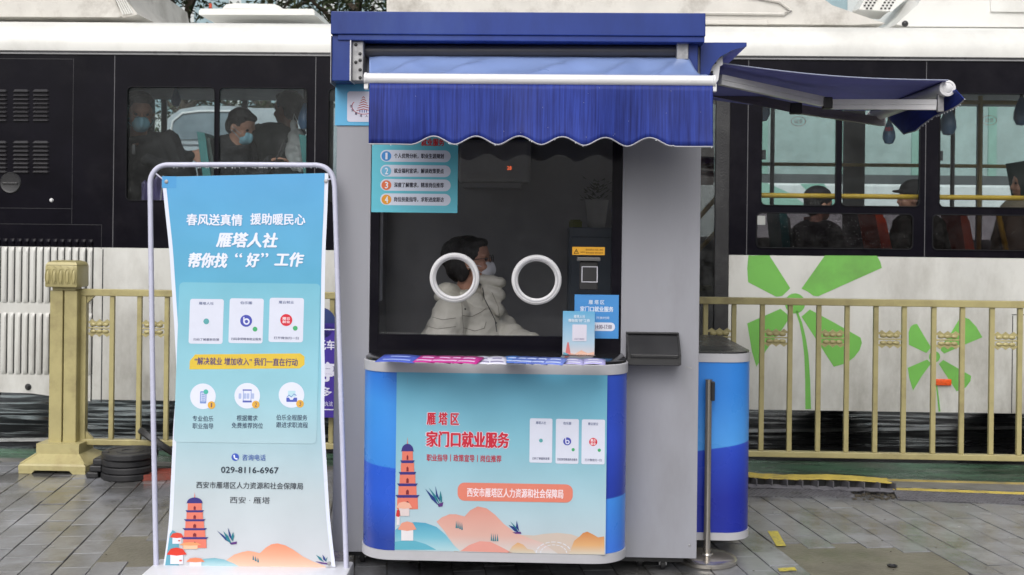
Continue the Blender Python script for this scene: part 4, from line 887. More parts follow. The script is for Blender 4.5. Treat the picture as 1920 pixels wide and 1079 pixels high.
m_seam = mat('dark_seam_line', (.28, .27, .23, 1), .7)  # seam lines a darker tone than the jacket cloth
seam([(866, 568), (867, 592), (869, 618), (868, 626)], 'seam', m_seam); seam([(866, 592), (885, 594), (903, 585), (912, 578)], 'pocket_seam', m_seam); seam([(869, 615), (890, 621), (908, 616), (912, 602)], 'pocket_seam', m_seam)
seam([(905, 540), (908, 560), (918, 580), (928, 600), (932, 626)], 'zip_line', M_dark, .0025); seam([(922, 548), (934, 575), (938, 605)], 'seam', m_seam)
seam([(800, 592), (830, 600), (858, 596)], 'quilt_seam', m_seam); seam([(788, 608), (820, 617), (860, 612)], 'quilt_seam', m_seam)
for x, y in ((872, 580), (930, 606)):
    o = Ki @ CP; d = (Ki.to_3x3() @ ray(x, y)).normalized(); hs_ = [q for q in (tr.ray_cast(o, d) for tr in trees) if q[0] is not None]
    if hs_: MB().ball(min(hs_, key=lambda q: q[3])[0], .0055, 1).put('snap_button', M_dark, clerk, True)
st = thing('stool', 'dark round stool the clerk sits on inside the kiosk', 'stool', K @ Matrix.Translation((tor[3][0].x, .47, ZB + .03)))
sh_ = tor[3][0].z - .10 - ZB - .03
MB().lathe([(0, sh_ - .06), (.17, sh_ - .06), (.18, sh_ - .02), (.15, sh_), (0, sh_)], (0, 0, 0), 24).put('seat', M_dark, st, True)
MB().tube([(0, 0, .02), (0, 0, sh_ - .055)], .025, 10).put('column', M_steel, st); MB().lathe([(0, 0), (.19, 0), (.18, .015), (.03, .03), (0, .03)], (0, 0, 0), 24).put('base', M_steel, st, True)

# ================================================================ ON THE COUNTER
czt = zt + .0125
def sheet_mesh(w_, d_, m, col_name, parent, name='sheet', fold=0.0, bend=.006, thick=.0012):
    def f(u, v): return (w_ * (u - .5), d_ * (v - .5), bend * math.sin(math.pi * u) + fold * abs(u - .5) + thick)
    return MB().grid(f, 6, 3).put(name, m, parent, 'all', thick)
def leaflet(px, py, w_, d_, rot, m, label, lift=0.0, bend=.003, printc=None, group=None):
    q = PZ(px, py + 1.5, czt + .008 + lift); t = thing('leaflet', label, 'leaflet', Matrix.Translation(q) @ Matrix.Rotation(math.radians(rot - 1.64), 4, 'Z') @ Matrix.Rotation(math.radians(7), 4, 'X'), group)
    sheet_mesh(w_, d_, m, '', t, 'sheet', bend=bend)
    if printc:
        MB().grid(lambda u, v: (w_ * (u - .5) * .7, d_ * (-.32 + v * .16), bend * math.sin(math.pi * (.15 + .7 * u)) + .0030), 6, 1).put('title_block', ink(printc), t)
        MB().grid(lambda u, v: (w_ * (u - .5) * .5, d_ * (.1 + v * .14), bend * math.sin(math.pi * (.25 + .5 * u)) + .0030), 6, 1).put('title_block', ink(printc), t)
    return t
i_blue, i_mag, i_white, i_lil, i_b2 = ink((70, 90, 185)), ink((188, 48, 140)), ink((215, 215, 232)), ink((170, 165, 215)), ink((70, 130, 210))
leaflet(748, 672.5, .165, .13, -10, i_blue, 'blue violet leaflet at the left end of the row on the counter', .001, .004, (150, 170, 230))
for i, (x, rot, wh) in enumerate(((800, -12, 'wide magenta leaflet, leftmost of the pink ones on the counter'), (832, -16, 'magenta leaflet second from the left among the pink ones on the counter'), (856, -20, 'magenta leaflet with a red dot, third among the pink ones on the counter'), (878, -12, 'magenta leaflet beside the white sheets, rightmost of the pink ones'))):
    leaflet(x, 673.5 + i * .6, .10, .12, rot, i_mag, wh, .002 + .002 * i, .003, (225, 190, 225))
for i, (x, wh) in enumerate(((905, 'white folded sheet next to the pink leaflets on the counter'), (932, 'white folded sheet next to the blue leaflets on the counter'))):
    leaflet(x, 676, .075, .13, 2, i_white, wh, .003 + i * .001, .004, (150, 145, 180))
for i, (x, rot, c_) in enumerate(((960, -10, i_b2), (978, -22, ink((80, 110, 190))), (994, -26, ink((96, 120, 200))), (1016, -20, ink((90, 110, 190))), (1040, -12, ink((110, 130, 210))))):
    leaflet(x, 674.5 + i * .7, .085, .12, rot, c_, ('bright blue leaflet next to the white sheets on the counter', 'steel blue leaflet, second of the fanned blue ones on the counter', 'periwinkle leaflet with raised corner, middle of the fanned blue ones', 'dusky blue leaflet, fourth of the fanned blue ones on the counter', 'pale blue leaflet just left of the lilac sheets on the counter')[i], .003 + .002 * i, .003, (190, 205, 240))
for i, (x, wh) in enumerate(((1073, 'lilac leaflet under the acrylic card stand on the counter'), (1113, 'lilac leaflet at the right end of the row on the counter'))):
    leaflet(x, 678.5, .095, .10, -3, i_lil, wh, .003, .005, (225, 225, 240))
# card in a clear stand
a, b, c, d = R(K, 1055, 584, 1115, 669, -0.10)
cs_ = thing('card_stand', 'small light blue poster card in a clear stand at the right end of the counter', 'card stand', K @ Matrix.Translation(((a + b) / 2, -.10, czt)))
c2, d2 = c - czt, d - czt; hw = (b - a) / 2
MB().box(-hw, hw, 0, .0025, c2, d2, .0008).put('card', grad('card_sky', [(0, (205, 190, 190)), (.3, (170, 195, 215)), (1, (95, 165, 205))], 2, c2, d2), cs_)
MB().box(-hw - .003, hw + .003, .003, .0055, 0.0, d2 + .002).put('acrylic_back', glass('clear_acrylic', (.93, .95, .96, 1), .05), cs_)
MB().box(-hw, hw, -.03, .04, -0.0, .003, .001).put('acrylic_foot', glass('clear_acrylic2', (.9, .93, .95, 1), .05), cs_)
CSF = K @ Matrix.Translation(((a + b) / 2, -.10, czt)); pr = Print(CSF, -.0012, cs_)
pr.text('雁塔人社', 1076, 591, 1097, 597, (215, 228, 240), .02); pr.text('帮你找“好”工作', 1066, 598.5, 1106, 604.5, (215, 228, 240), .03); pr.rect(1073, 609, 1100, 640, (208, 205, 220), 'code_card', 1, 1.5)
pr.text('扫码了解更多', 1077, 634.5, 1096, 637.5, (120, 110, 150), 0); pr.poly([(1060, 664), (1062, 652), (1064, 642), (1066, 642), (1068, 652), (1070, 664)], (200, 110, 110), 'pagoda_print', 2)
pr.poly([(1056, 668), (1066, 662), (1078, 664), (1090, 657), (1102, 663), (1114, 660), (1114, 668)], (214, 170, 150), 'hill_print', 1); pr.poly([(1056, 668), (1056, 660), (1066, 664), (1074, 668)], (90, 150, 170), 'teal_hill_print', 3)
pr.done()

# ================================================================ STANCHION beside the kiosk
q = PZ(1325, 1053)
sp = thing('stanchion', 'slim stainless steel post on a round base, leaning against the right edge of the kiosk', 'post', Vector((q.x, q.y, 0)))
MB().lathe([(0, 0), (.135, 0), (.140, .006), (.140, .020), (.134, .026), (.10, .031), (.03, .036), (.026, .042), (0, .042)], (0, 0, 0), 48).put('base', M_steel, sp, True)
zp = P(frame(q.x, q.y, 0), 1322, 713).z
MB().tube([(0, 0, .04), (0, 0, zp)], .0165, 18).put('pole', M_steel, sp, True)
MB().box(.010, .026, -.022, .012, zp - .095, zp - .005, .003).put('belt_head', M_dark, sp); MB().lathe([(0, zp), (.019, zp), (.019, zp + .004), (0, zp + .006)], (0, 0, 0), 18).put('pole_cap', M_steel, sp, True)

# ================================================================ BANNER STAND
BN = frame(0, 4.60, .5, 4.4)
bs_ = thing('banner_stand', 'tall sky blue recruitment banner tied inside a white tubular frame, left of the kiosk', 'banner stand', BN)
p_ = lambda x, y, dy=0: P(BN, x, y, dy)
path = [p_(293, 1066), p_(286, 700), p_(281.5, 345)]
path += [p_(281.5 + 30 * (1 - math.cos(t * math.pi / 16)), 345 - 35 * math.sin(t * math.pi / 16)) for t in range(1, 8)]
path += [p_(313, 309.5), p_(450, 309), p_(594, 310)] + [p_(626.5 - 30 * (1 - math.cos((8 - t) * math.pi / 16)), 346 - 35 * math.sin((8 - t) * math.pi / 16)) for t in range(1, 8)]
path += [p_(627.5, 350), p_(638, 700), p_(649.5, 1066)]
MB().tube(path, .0115, 14).put('tube_frame', M_frame, bs_, True)
Lx = [(303, 332), (310, 400), (317, 467), (322, 540), (328, 634), (330.5, 700), (328, 760), (325, 800), (320.5, 900), (316, 985), (306, 1065)]
Rx = [(616, 325), (613.5, 400), (610.5, 467), (609, 540), (608, 634), (609, 700), (608, 760), (608.5, 800), (613, 880), (619, 975), (629, 1063)]
NS = 40
def edge(lst, t):
    f_ = t * (len(lst) - 1); i = min(int(f_), len(lst) - 2); f_ -= i
    g = lambda j: Vector(lst[max(0, min(len(lst) - 1, j))])
    p0, p1, p2, p3 = g(i - 1), g(i), g(i + 1), g(i + 2)
    return 0.5 * ((2 * p1) + (p2 - p0) * f_ + (2 * p0 - 5 * p1 + 4 * p2 - p3) * f_ ** 2 + (3 * p1 - p0 - 3 * p2 + p3) * f_ ** 3)
def ban(ins, lay):
    def f(u, v):
        l_, r_ = edge(Lx, v), edge(Rx, v); l_ = l_ + Vector((ins, 0)); r_ = r_ - Vector((ins, 0)); q_ = l_.lerp(r_, u)
        o = P(BN, q_.x, q_.y, -.0015 - .0008 * lay); o.y += .003 * math.sin(u * 3.14) * 0; return o
    return f
M_sheet = mat('white_banner_vinyl', S(214, 220, 235), .3, var=.02, spec=.4)
bsh = MB().grid(ban(0, 0), 8, NS).put('banner_sheet', M_sheet, bs_)
zlo, zhi = P(BN, 470, 1065).z, P(BN, 470, 325).z
gb_ = grad('banner_sky', [(0, (192, 194, 200)), (.18, (184, 196, 202)), (.45, (134, 188, 204)), (.72, (86, 164, 198)), (1, (76, 156, 208))], 2, zlo, zhi, .34)
gb2 = grad('banner_sky_pale', [(0, (192, 194, 200)), (.18, (188, 200, 206)), (.45, (144, 194, 208)), (.72, (112, 180, 202)), (1, (100, 172, 205))], 2, zlo, zhi, .34)
MB().grid(ban(7, 1), 8, NS).put('banner_print', gb_, bsh)
MB().grid(lambda u, v: P(BN, 303.5 + 27 * u, 331 + 22 * v, -.0030), 1, 1).put('corner_patch', ink((74, 150, 205)), bsh)
for x, y in ((312, 341), (611, 340), (617, 1057)): MB().lathe([(.0, -.004), (.003, -.004), (.008, -.003), (.009, 0)], P(BN, x, y, -.003), 16, 'Y').put('eyelet', M_galv, bsh)
MB().tube([p_(285, 320), p_(306, 337)], .0035, 6).put('tie_rod', M_frame, bs_); MB().tube([p_(627, 335), p_(614, 337)], .0035, 6).put('tie_rod', M_frame, bs_)
MB().tube([p_(293, 1062, .02), p_(330, 1052, .05), p_(600, 1052, .06), p_(640, 1066, .02)], .004, 6).put('tie_rod', M_frame, bs_)
pr = Print(BN, -.0040, bsh)
pr.rect(331, 531, 597, 831, gb2, 'pale_panel', 0, 8)
wt = (222, 228, 244)
pr.text('春风送真情', 350, 402, 454, 423, wt, .03, shear=.0); pr.text('援助暖民心', 470, 401, 572, 422, wt, .03)
pr.text('雁塔人社', 406, 437, 518, 464, wt, .045, shear=.16); pr.text('帮你找', 352, 475, 424, 502, wt, .045, shear=.16); pr.text('“', 441, 475, 454, 483, wt, .05); pr.text('好', 461, 475, 483, 501, wt, .045, shear=.16); pr.text('”', 490, 475, 503, 483, wt, .05); pr.text('工作', 515, 474, 566, 500, wt, .045, shear=.16)
cards(pr, ((355, 561, 418.5, 645), (429.5, 560, 493.5, 644), (504.5, 559, 569, 642)), 2)
yl = (214, 184, 66); pr.poly([(366, 665), (563, 663), (571, 669), (571, 684), (562, 691), (355, 693), (356, 677)], yl, 'yellow_label', 1)
pr.text('“解决就业 增加收入” 我们一直在行动', 365, 671.5, 558, 685.5, (74, 56, 118), .018)
for i, (x, y) in enumerate(((380.5, 743.5), (463.5, 742.5), (546.5, 741))):
    pr.disc(x, y, 24, (216, 220, 238), 'icon_disc', 2); pr.disc(x + 16, y + 16.5, 7.2, (218, 168, 68), 'number_disc', 4); pr.text(str(i + 1), x + (15 if not i else 14), y + 12.5, x + (17.2 if not i else 18.5), y + 20.5, (110, 80, 100), .0, 6)
pr.rect(375, 734, 387, 757, (120, 145, 200), 'phone_icon', 3, 1.5); pr.rect(376.5, 736.5, 385.5, 753, (190, 200, 228), 'phone_icon', 4); pr.disc(386, 735, 4.5, (75, 175, 160), 'phone_icon', 5)
for j in range(4): pr.rect(378, 739 + j * 3.6, 384, 740.5 + j * 3.6, (120, 145, 200), 'phone_icon', 5)
pr.rect(455, 730.5, 472, 733, (86, 100, 175), 'screen_icon', 3); pr.rect(455, 751.5, 472, 755, (86, 100, 175), 'screen_icon', 3); pr.rect(455.5, 733, 457, 752, (150, 165, 210), 'screen_icon', 3); pr.rect(470, 733, 471.5, 752, (150, 165, 210), 'screen_icon', 3)
for x in (450, 459, 465, 474): pr.rect(x - 2.5, 738, x + 2.5, 748, (168, 182, 218), 'screen_icon', 4, 1)
pr.poly([(537, 746), (542, 746), (544, 750), (549, 750), (551, 746), (557, 746), (557, 754), (537, 754)], (76, 92, 178), 'tray_icon', 3); pr.rect(540, 733, 554, 744, (180, 212, 224), 'tray_icon', 3, 1)
for (xa, ya, xb, yb) in ((538, 745, 542, 741), (542, 741, 546, 745), (546, 745, 551, 739), (551, 739, 556, 742)): pr.poly([(xa, ya - .8), (xb, yb - .8), (xb, yb + .8), (xa, ya + .8)], (96, 130, 190), 'tray_icon', 5)
dk = (58, 72, 96)
for t_, bx in (('专业伯乐', (361, 780, 400, 790.5)), ('职业指导', (361, 794, 400, 804.5)), ('根据需求', (444, 779, 483, 789.5)), ('免费推荐岗位', (434.5, 793, 493, 803.5)), ('伯乐全程服务', (518, 778, 576, 788.5)), ('跟进求职流程', (518, 792, 577, 802.5))): pr.text(t_, *bx, dk, .012)
pr.disc(441, 857.5, 7, (62, 88, 180), 'phone_disc', 2); pr.poly([(437.5, 854), (439.5, 853), (441, 856), (440, 857.5), (442.5, 860), (444, 859), (446, 861), (444.5, 862.5), (441, 861.5), (438, 858)], wt, 'handset_icon', 3)
pr.text('咨询电话', 454, 852.5, 498, 864, (74, 100, 170), .01); pr.text('029-8116-6967', 414.5, 876, 522, 887.5, (44, 52, 66), .022)
pr.text('西安市雁塔区人力资源和社会保障局', 368, 904.5, 568, 917, (62, 66, 74), .008); pr.text('西安 · 雁塔', 431, 932, 506, 944.5, (66, 68, 76), .0)
gh = grad('banner_orange_hill', [(0, (222, 190, 170)), (.5, (222, 160, 132)), (1, (226, 136, 104))], 2, zlo, zlo + .11); gt2 = grad('banner_teal_hill', [(0, (180, 205, 210)), (1, (70, 152, 172))], 2, zlo, zlo + .05)
bx_ = lambda l: [(280 + x / 2.705, 680 + y / 2.705) for x, y in l]
pr.poly(bx_([(330, 1042), (380, 1010), (430, 975), (470, 962), (500, 956), (530, 960), (560, 968), (590, 940), (620, 922), (650, 918), (690, 928), (730, 950), (780, 985), (830, 1010), (890, 1032), (900, 1042)]), gh, 'hill_print', 1)
pr.poly(bx_([(215, 1042), (240, 1005), (280, 996), (330, 992), (380, 1000), (430, 1020), (470, 1042)]), gt2, 'teal_hill_print', 2)
pr.poly(bx_([(104, 870), (118, 850), (135, 860), (150, 880), (150, 1042), (78, 1042), (92, 950)]), (96, 156, 176), 'teal_hill_print', 2)
pagoda(pr, 365, 928, 1028, 26, 43)
for tpl in ((318.5, 345, 999, 1020, (206, 70, 56), (214, 214, 224), 9), (336, 378, 1017, 1030, (222, 150, 104), (222, 182, 150), 9), (312.5, 350, 1027, 1058, (206, 60, 46), (216, 214, 224), 11), (349, 384, 1046, 1064, (220, 130, 96), (214, 214, 224), 12)): pavilion(pr, tpl[0], tpl[1], tpl[2], tpl[3], tpl[4], tpl[5], tpl[6])
pr.rect(334, 1013, 338, 1015.5, (196, 90, 80), 'pavilion_window_print', 13); pr.rect(336, 1050, 341, 1053, (196, 90, 80), 'pavilion_window_print', 13)
swallow(pr, [bx_([(342, 852), (380, 880), (412, 916), (385, 900)]), bx_([(375, 856), (400, 880), (420, 925), (392, 900)]), bx_([(398, 838), (412, 870), (420, 905), (404, 880)]), bx_([(425, 860), (430, 880), (424, 908), (412, 890)]), bx_([(405, 915), (445, 908), (442, 920), (415, 924)])], [navy, dteal, navy, dteal, plum])
swallow(pr, [bx_([(845, 975), (870, 990), (885, 1012), (862, 1000)]), bx_([(878, 974), (892, 992), (896, 1010), (882, 1000)]), bx_([(840, 1008), (905, 1018), (906, 1026), (870, 1020)]), bx_([(905, 985), (900, 1000), (896, 1012), (893, 1000)])], [dteal, navy, plum, dteal])
for x, y in ((528, 1002), (540, 1008), (552, 1014)): pr.poly(bx_([(x - 5, y), (x - 2, y - 26), (x + 5, y)]), (52, 118, 132), 'tree_print', 6)
pr.done()
a, b, c, d = R(BN, 282, 1069, 657, 1100, -.01)
mb = MB().box(a, b, -.21, .10, 0, .075, .012)
bb_ = mb.put('water_base', mat('white_water_tank', (.70, .71, .76, 1), .35, var=.04), None, True); bb_.parent = bs_; bb_.matrix_parent_inverse = Matrix(); bb_.rotation_euler = (math.radians(4.4), 0, 0)
dr = MB()
for i in range(46):
    x = rd.uniform(320, 600); dr.ball(p_(x, 314.5 + rd.random(), -.004), (.0018, .0018, .0030), 1)
tag(dr.put('water_drops', M_water, bs_, True), kind='stuff')

# ================================================================ FENCE
FN = frame(0, 6.80, 1.8)
f = lambda x, y, dy=0: P(FN, x, y, dy)
zr1, zr0 = f(960, 551).z + .0, f(960, 564).z; zr1 = f(1650, 562).z + .002; zr0 = f(1650, 574.5).z
zb1_, zb0_ = f(1650, 851 - 2).z, f(1650, 862 - 3).z - .003
x_l = f(147, 690).x; bwid = .030
L_b = [f(x, 690).x for x in (210, 261.5, 312.5)]; stp = (L_b[2] - L_b[0]) / 2
R_b = [f(x, 700).x for x in (1428, 1480.5, 1534, 1587, 1641, 1694, 1749.5, 1803, 1858.5, 1911)]; stpR = (R_b[-1] - R_b[0]) / 9
xm = 1.02                                            # where the two panels meet, behind the kiosk
orn = None
def ornament():
    mb = MB(); w2 = (stp - bwid) / 2
    mb.box(-w2, w2, -.008, .008, -.004, .005, .002)
    for sg in (1, -1):
        for i in (-1, 0, 1): mb.ball((i * .040, 0, sg * .022), (.023, .013, .0145), 2)
        pts = [(-w2, 0, sg * .030), (-w2, 0, sg * .046)]
        for i in range(13):
            t = i / 12; pts.append((-w2 + 2 * w2 * t, 0, sg * (.044 + (.013 if i % 4 == 2 else .003 if i % 2 else -.004))))
        pts += [(w2, 0, sg * .046), (w2, 0, sg * .030)]
        mb.prism([(x, -.005, z) for x, _, z in pts], (0, .010, 0))
    return mb.mesh('ornament')
orn = ornament()
bar_me = MB().box(-bwid / 2, bwid / 2, -.013, .013, zb1_ + .0005, zr0 - .0005, .003).mesh('bar')
def fence_panel(x0, x1, bars, orns, label, stile_l=True, stile_r=True):
    t = thing('metal_fence', label, 'fence', FN, 'gold railing panels along the cycle lane'); del t['group']
    MB().box(x0, x1, -.024, .024, zr0, zr1, .004).put('top_rail', M_gold, t); MB().box(x0, x1, -.024, .024, zb0_, zb1_, .004).put('bottom_rail', M_gold, t)
    for ok, xx, sg in ((stile_l, x0, 1), (stile_r, x1, -1)):
        if not ok: continue
        MB().box(xx, xx + sg * .056, -.022, .022, zb1_ + .0005, zr0 - .0005, .003).put('stile', M_gold, t)
        for zz, s2 in ((zr0, -1), (zb1_, 1)):
            MB().prism([(xx + sg * .0565, -.012, zz + s2 * .0005), (xx + sg * .105, -.012, zz + s2 * .0005), (xx + sg * .0565, -.012, zz + s2 * .05)], (0, .024, 0)).put('corner_gusset', M_gold, t)
    for x in bars: link('bar', bar_me, M_gold, t, loc=(x, 0, 0))
    for x in orns: link('ornament', orn, M_gold, t, True, loc=(x, 0, ORZ))
    return t
ORZ = f(1561, 635).z
barsA = []; x = L_b[0]
while x < xm - .12: barsA.append(x); x += stp
ornA = [x_l + .056 + (L_b[0] - x_l - .056) / 2 - .002] + [(barsA[i] + barsA[i + 1]) / 2 for i in range(1, len(barsA) - 1, 2)]
fence_panel(x_l, xm - .03, barsA, ornA, 'gold metal railing panel running from the end post behind the banner to the kiosk')
barsB = [x for x in [R_b[0] - stpR * i for i in range(4, 0, -1)] if x > xm + .1] + R_b + [R_b[-1] + stpR * i for i in range(1, 10)]
i0 = barsB.index(R_b[0]); ornB = [(barsB[i] + barsB[i + 1]) / 2 for i in range(i0 % 2, len(barsB) - 1, 2)]
fence_panel(xm + .03, barsB[-1] + .15, barsB, ornB, 'gold metal railing panel right of the kiosk in front of the green flower decals')
def fence_post(xc, label, double=True):
    """End post: twin tubes, relief capital, flared foot."""
    t = thing('fence_post', label, 'fence post', FN @ Matrix.Translation((xc, -.03, 0)))
    z1 = f(120, 545, -.06).z; zf = f(120, 835, -.06).z; hw = .088
    MB().box(-hw, -.004, -.05, .05, zf, z1, .005).put('post_tube', M_gold, t); MB().box(.004, hw, -.048, .05, zf, z1, .005).put('post_tube', M_gold, t)
    MB().box(-hw + .012, hw - .012, -.045, .045, z1 + .0005, z1 + .022, .003).put('neck', M_gold, t)
    cz0, cz1 = z1 + .022, f(125, 497, -.06).z; cw = .105
    cp = MB().box(-cw, cw, -.09, .09, cz0, cz1, .010).put('capital', M_gold, t, True)
    MB().loft([[(sx * cw * k_, sy * .09 * k_, z) for sx, sy in ((-1, -1), (1, -1), (1, 1), (-1, 1))] for k_, z in ((.97, cz1), (.86, cz1 + .018), (.6, cz1 + .028))]).put('crown', M_gold, t, True)
    for i in range(5):
        px = -cw + .021 + i * .042
        mb = MB(); mb.ball((px, -.092, (cz0 + cz1) / 2 - .006), (.012, .006, .045), 2); mb.put('leaf_relief', M_gold, cp, True)
        MB().tube([(px + .017 * math.cos(math.radians(a_)), -.0915, (cz0 + cz1) / 2 - .006 + .052 * math.sin(math.radians(a_))) for a_ in range(-60, 241, 20)], .0028, 6).put('leaf_rim', M_gold, cp, True)
        MB().tube([(px - .005, -.091, cz1 - .006), (px + .018, -.091, cz1 - .028)], .003, 6).put('notch_relief', M_gold, cp, True)
    zt_ = f(120, 832, -.12).z; zm_ = f(120, 851, -.12).z; b2 = [(.137, .108, zt_), (.137, .108, zm_), (.203, .180, .062), (.213, .186, .05), (.213, .186, .022)]
    MB().loft([[(sx * a_, sy * c_, z) for sx, sy in ((-1, -1), (1, -1), (1, 1), (-1, 1))] for a_, c_, z in b2[::-1]]).put('foot_shell', M_goldb, t)
    MB().tube([(-.137, -.109, zm_), (-.204, -.18, .062)], .006, 6).put('foot_ridge', M_goldb, t, True); MB().tube([(.137, -.109, zm_), (.204, -.18, .062)], .006, 6).put('foot_ridge', M_goldb, t, True)
    for sx in (-1, 1):
        for sy in (-1, 1): MB().prism([(sx * .211, sy * .184, .0005), (sx * .211, sy * .184, .0215), (sx * .11, sy * .184, .0215), (sx * .13, sy * .184, .0005)], (0, -sy * .06, 0)).put('foot_pad', M_goldb, t)
    return t
fence_post(f(120, 700, -.06).x, 'gold square railing end post with carved capital and flared foot at the left')
fence_post(xm, 'gold railing post hidden behind the kiosk')
# purple banner tied to the railing
PF = frame(0, 6.72, 1.8)
ps_ = thing('purple_sign', 'purple sign with white characters tied to the railing between banner and kiosk', 'sign', PF)
a, b, c, d = R(PF, 545, 606, 640, 783)
MB().box(a, b, 0, .004, c, d, .001).put('sign_sheet', ink((70, 52, 150)), ps_); pr = Print(PF, -.001, ps_)
pr.rect(545, 617, 640, 619, (215, 215, 232), 'sign_line', 1); pr.rect(545, 767, 640, 769, (215, 215, 232), 'sign_line', 1)
pr.text('禁摩托车', 560, 638, 628, 656, (220, 220, 238), .03); pr.text('停', 592, 680, 627, 715, (220, 220, 238), .05); pr.text('辆多', 572, 726, 622, 744, (220, 220, 238), .03); pr.text('违规执法', 590, 753, 624, 762, (200, 200, 225), .01)
pr.done()
bn_ = MB(); bn_.lathe([(0, 0), (.10, 0), (.10, .006), (0, .006)], (P(PF, 600, 606).x, -.0, d), 30, 'Y').put('sign_arch', mat('dark_blue_vinyl', (.02, .04, .16, 1), .4), ps_)
for x in (a + .02, b - .02): MB().box(x, x + .006, .005, .05, c + .02, c + .026).put('cable_tie', M_dark, ps_); 

# ================================================================ RUBBER DISCS
def disc(px, py, z, r, th, label, rot=None, name='rubber_disc'):
    q = PZ(px, py, 0) if not isinstance(px, Vector) else px
    t = thing(name, label, 'rubber disc', Matrix.Translation((q.x, q.y, z)) @ (rot or Matrix()), None)
    MB().lathe([(.05, 0), (r - .008, 0), (r, .008), (r, th - .006), (r - .006, th), (r - .030, th), (r - .034, th - .004), (.085, th - .004), (.080, th), (.052, th), (.048, th - .004)], (0, 0, 0), 44).put('body', M_rub, t, True)
    MB().lathe([(0, 0), (.05, 0), (.05, th * .55), (0, th * .55)], (0, 0, 0), 20).put('hub', M_dark, t, True)
    MB().box(r - .045, r - .004, -.02, .02, th - .002, th + .004, .002).put('lug', M_rub, t)
    return t
tilt = lambda ax, dg: Matrix.Rotation(math.radians(dg), 4, ax)
base1 = PZ(223, 906); base1 = Vector((base1.x, base1.y + .17, 0))
base0 = Vector((base1.x - .085, base1.y + .02, 0))
disc(base1, 0, 0.0, .165, .040, 'black rubber disc at the bottom of the right stack beside the gold foot')
disc(base1 + Vector((.004, 0, 0)), 0, .041, .163, .040, 'black rubber disc second from the bottom of the right stack', tilt('Z', 40))
disc(base1 + Vector((-.004, .01, 0)), 0, .082, .163, .042, 'black rubber disc third from the bottom of the right stack', tilt('Z', 80))
disc(base1 + Vector((.006, 0, 0)), 0, .125, .168, .040, 'black rubber disc lying on top of the stack, wet upper face showing', tilt('Z', 200))
b2_ = Vector((base1.x + .16, base1.y + .13, 0))
disc(Vector((base1.x + .115, base1.y + .20, 0)), 0, .150, .165, .04, 'black rubber disc leaning over behind the stack, higher than the rest', tilt('Z', 30) @ tilt('Y', 38))
q = Vector((base1.x - .215, base1.y - .0, 0))
for i, z in enumerate((0.0, .041, .082)):
    t = thing('rubber_block', ('small black rubber block at the foot of the stack, lowest of three', 'small black rubber block in the middle left of the disc stack', 'small black rubber block uppermost at the left of the disc stack')[i], 'rubber block', Matrix.Translation((q.x + .02 * i, q.y, z)))
    MB().box(-.03, .045, -.06, .10, 0, .038, .008).put('body', M_rub, t); MB().box(-.022, .037, -.05, .09, .0385, .0405, .0005).put('rim', M_rub, t)
q = PZ(289, 900)
t = thing('red_rubber_piece', 'broken red rubber piece lying behind the banner frame beside the discs', 'rubber piece', Matrix.Translation((q.x, q.y + .08, 0)) @ tilt('Z', 10))
MB().prism([(-.10, -.10, 0), (.14, -.10, 0), (.14, .08, 0.0), (-.10, .10, 0)], (0, 0, .035)).put('body', mat('worn_red_rubber', (.22, .045, .03, 1), .5, var=.3, vs=15, bump=.3, dirt=(.08, .06, .05, 1), dirt_amt=.8), t); MB().box(-.06, .10, -.06, .05, .0355, .040, .001).put('rib', mat('worn_red_rubber', (.33, .05, .03, 1), .5), t)

# ================================================================ KERB RAMPS
M_ramp = mat('grey_ribbed_rubber', (.115, .112, .125, 1), .45, var=.2, vs=12, bump=.3)
def ramp(xa, xb, ya, yb, label, broken=0, tread=True, H=.032, yellow=True):
    """Kerb ramp: ribbed slope facing the pavement, yellow top edge, open cells behind."""
    A, B = Vector((xa, ya, 0)), Vector((xb, yb, 0)); ang = math.atan2(yb - ya, xb - xa); Lg = (B - A).length
    t = thing('kerb_ramp', label, 'kerb ramp', Matrix.Translation(A) @ tilt('Z', math.degrees(ang)))
    D = .11
    L1 = Lg * (1 - broken)
    MB().prism([(0, 0, .001), (0, D, H), (0, D + .004, H), (0, D + .004, .001)], (L1, 0, 0)).put('slope', M_ramp, t)
    st_ = MB(); n_ = int(L1 / .028)
    sl = math.atan2(H, D)
    for i in range(n_):
        for j in range(6):
            x = (i + .5 + .5 * (j % 2)) * L1 / n_
            if x > L1 - .012: continue
            y = D * (j + .5) / 6; st_.box(x - .009, x + .009, y - .006, y + .006, H * (j + .5) / 6 + .0005, H * (j + .5) / 6 + .0040, rot=Matrix.Rotation(sl, 4, 'X'))
    tag(st_.put('tread_studs', M_ramp, t), kind='stuff')
    if yellow: MB().grid(lambda u, v: (Lg * u, D + .005 + .045 * v + .006 * noise.noise(Vector((u * 14, v, 3))), H + .003 + .003 * noise.noise(Vector((u * 20, 0, 7)))), 40, 2).put('yellow_edge', M_yelp, t, False, .004)
    MB().box(0, Lg, D + .052, D + .058, .001, H).put('back_wall', M_rub, t)
    q_ = L1 * .62; MB().box(q_, q_ + .06, D * .35, D * .6, H * .45, H * .48 + .0035, rot=Matrix.Rotation(sl, 4, 'X')).put('slot', M_dark, t)
    return t
def wp(px, py): q_ = PZ(px, py); return q_.x, q_.y
xa, ya = wp(1300, 930); xb, yb = wp(1603, 934)
r1_ = ramp(xa, xb, ya, yb, 'low grey studded kerb ramp in front of the torn yellow shell, right of the kiosk', H=.020, yellow=False)
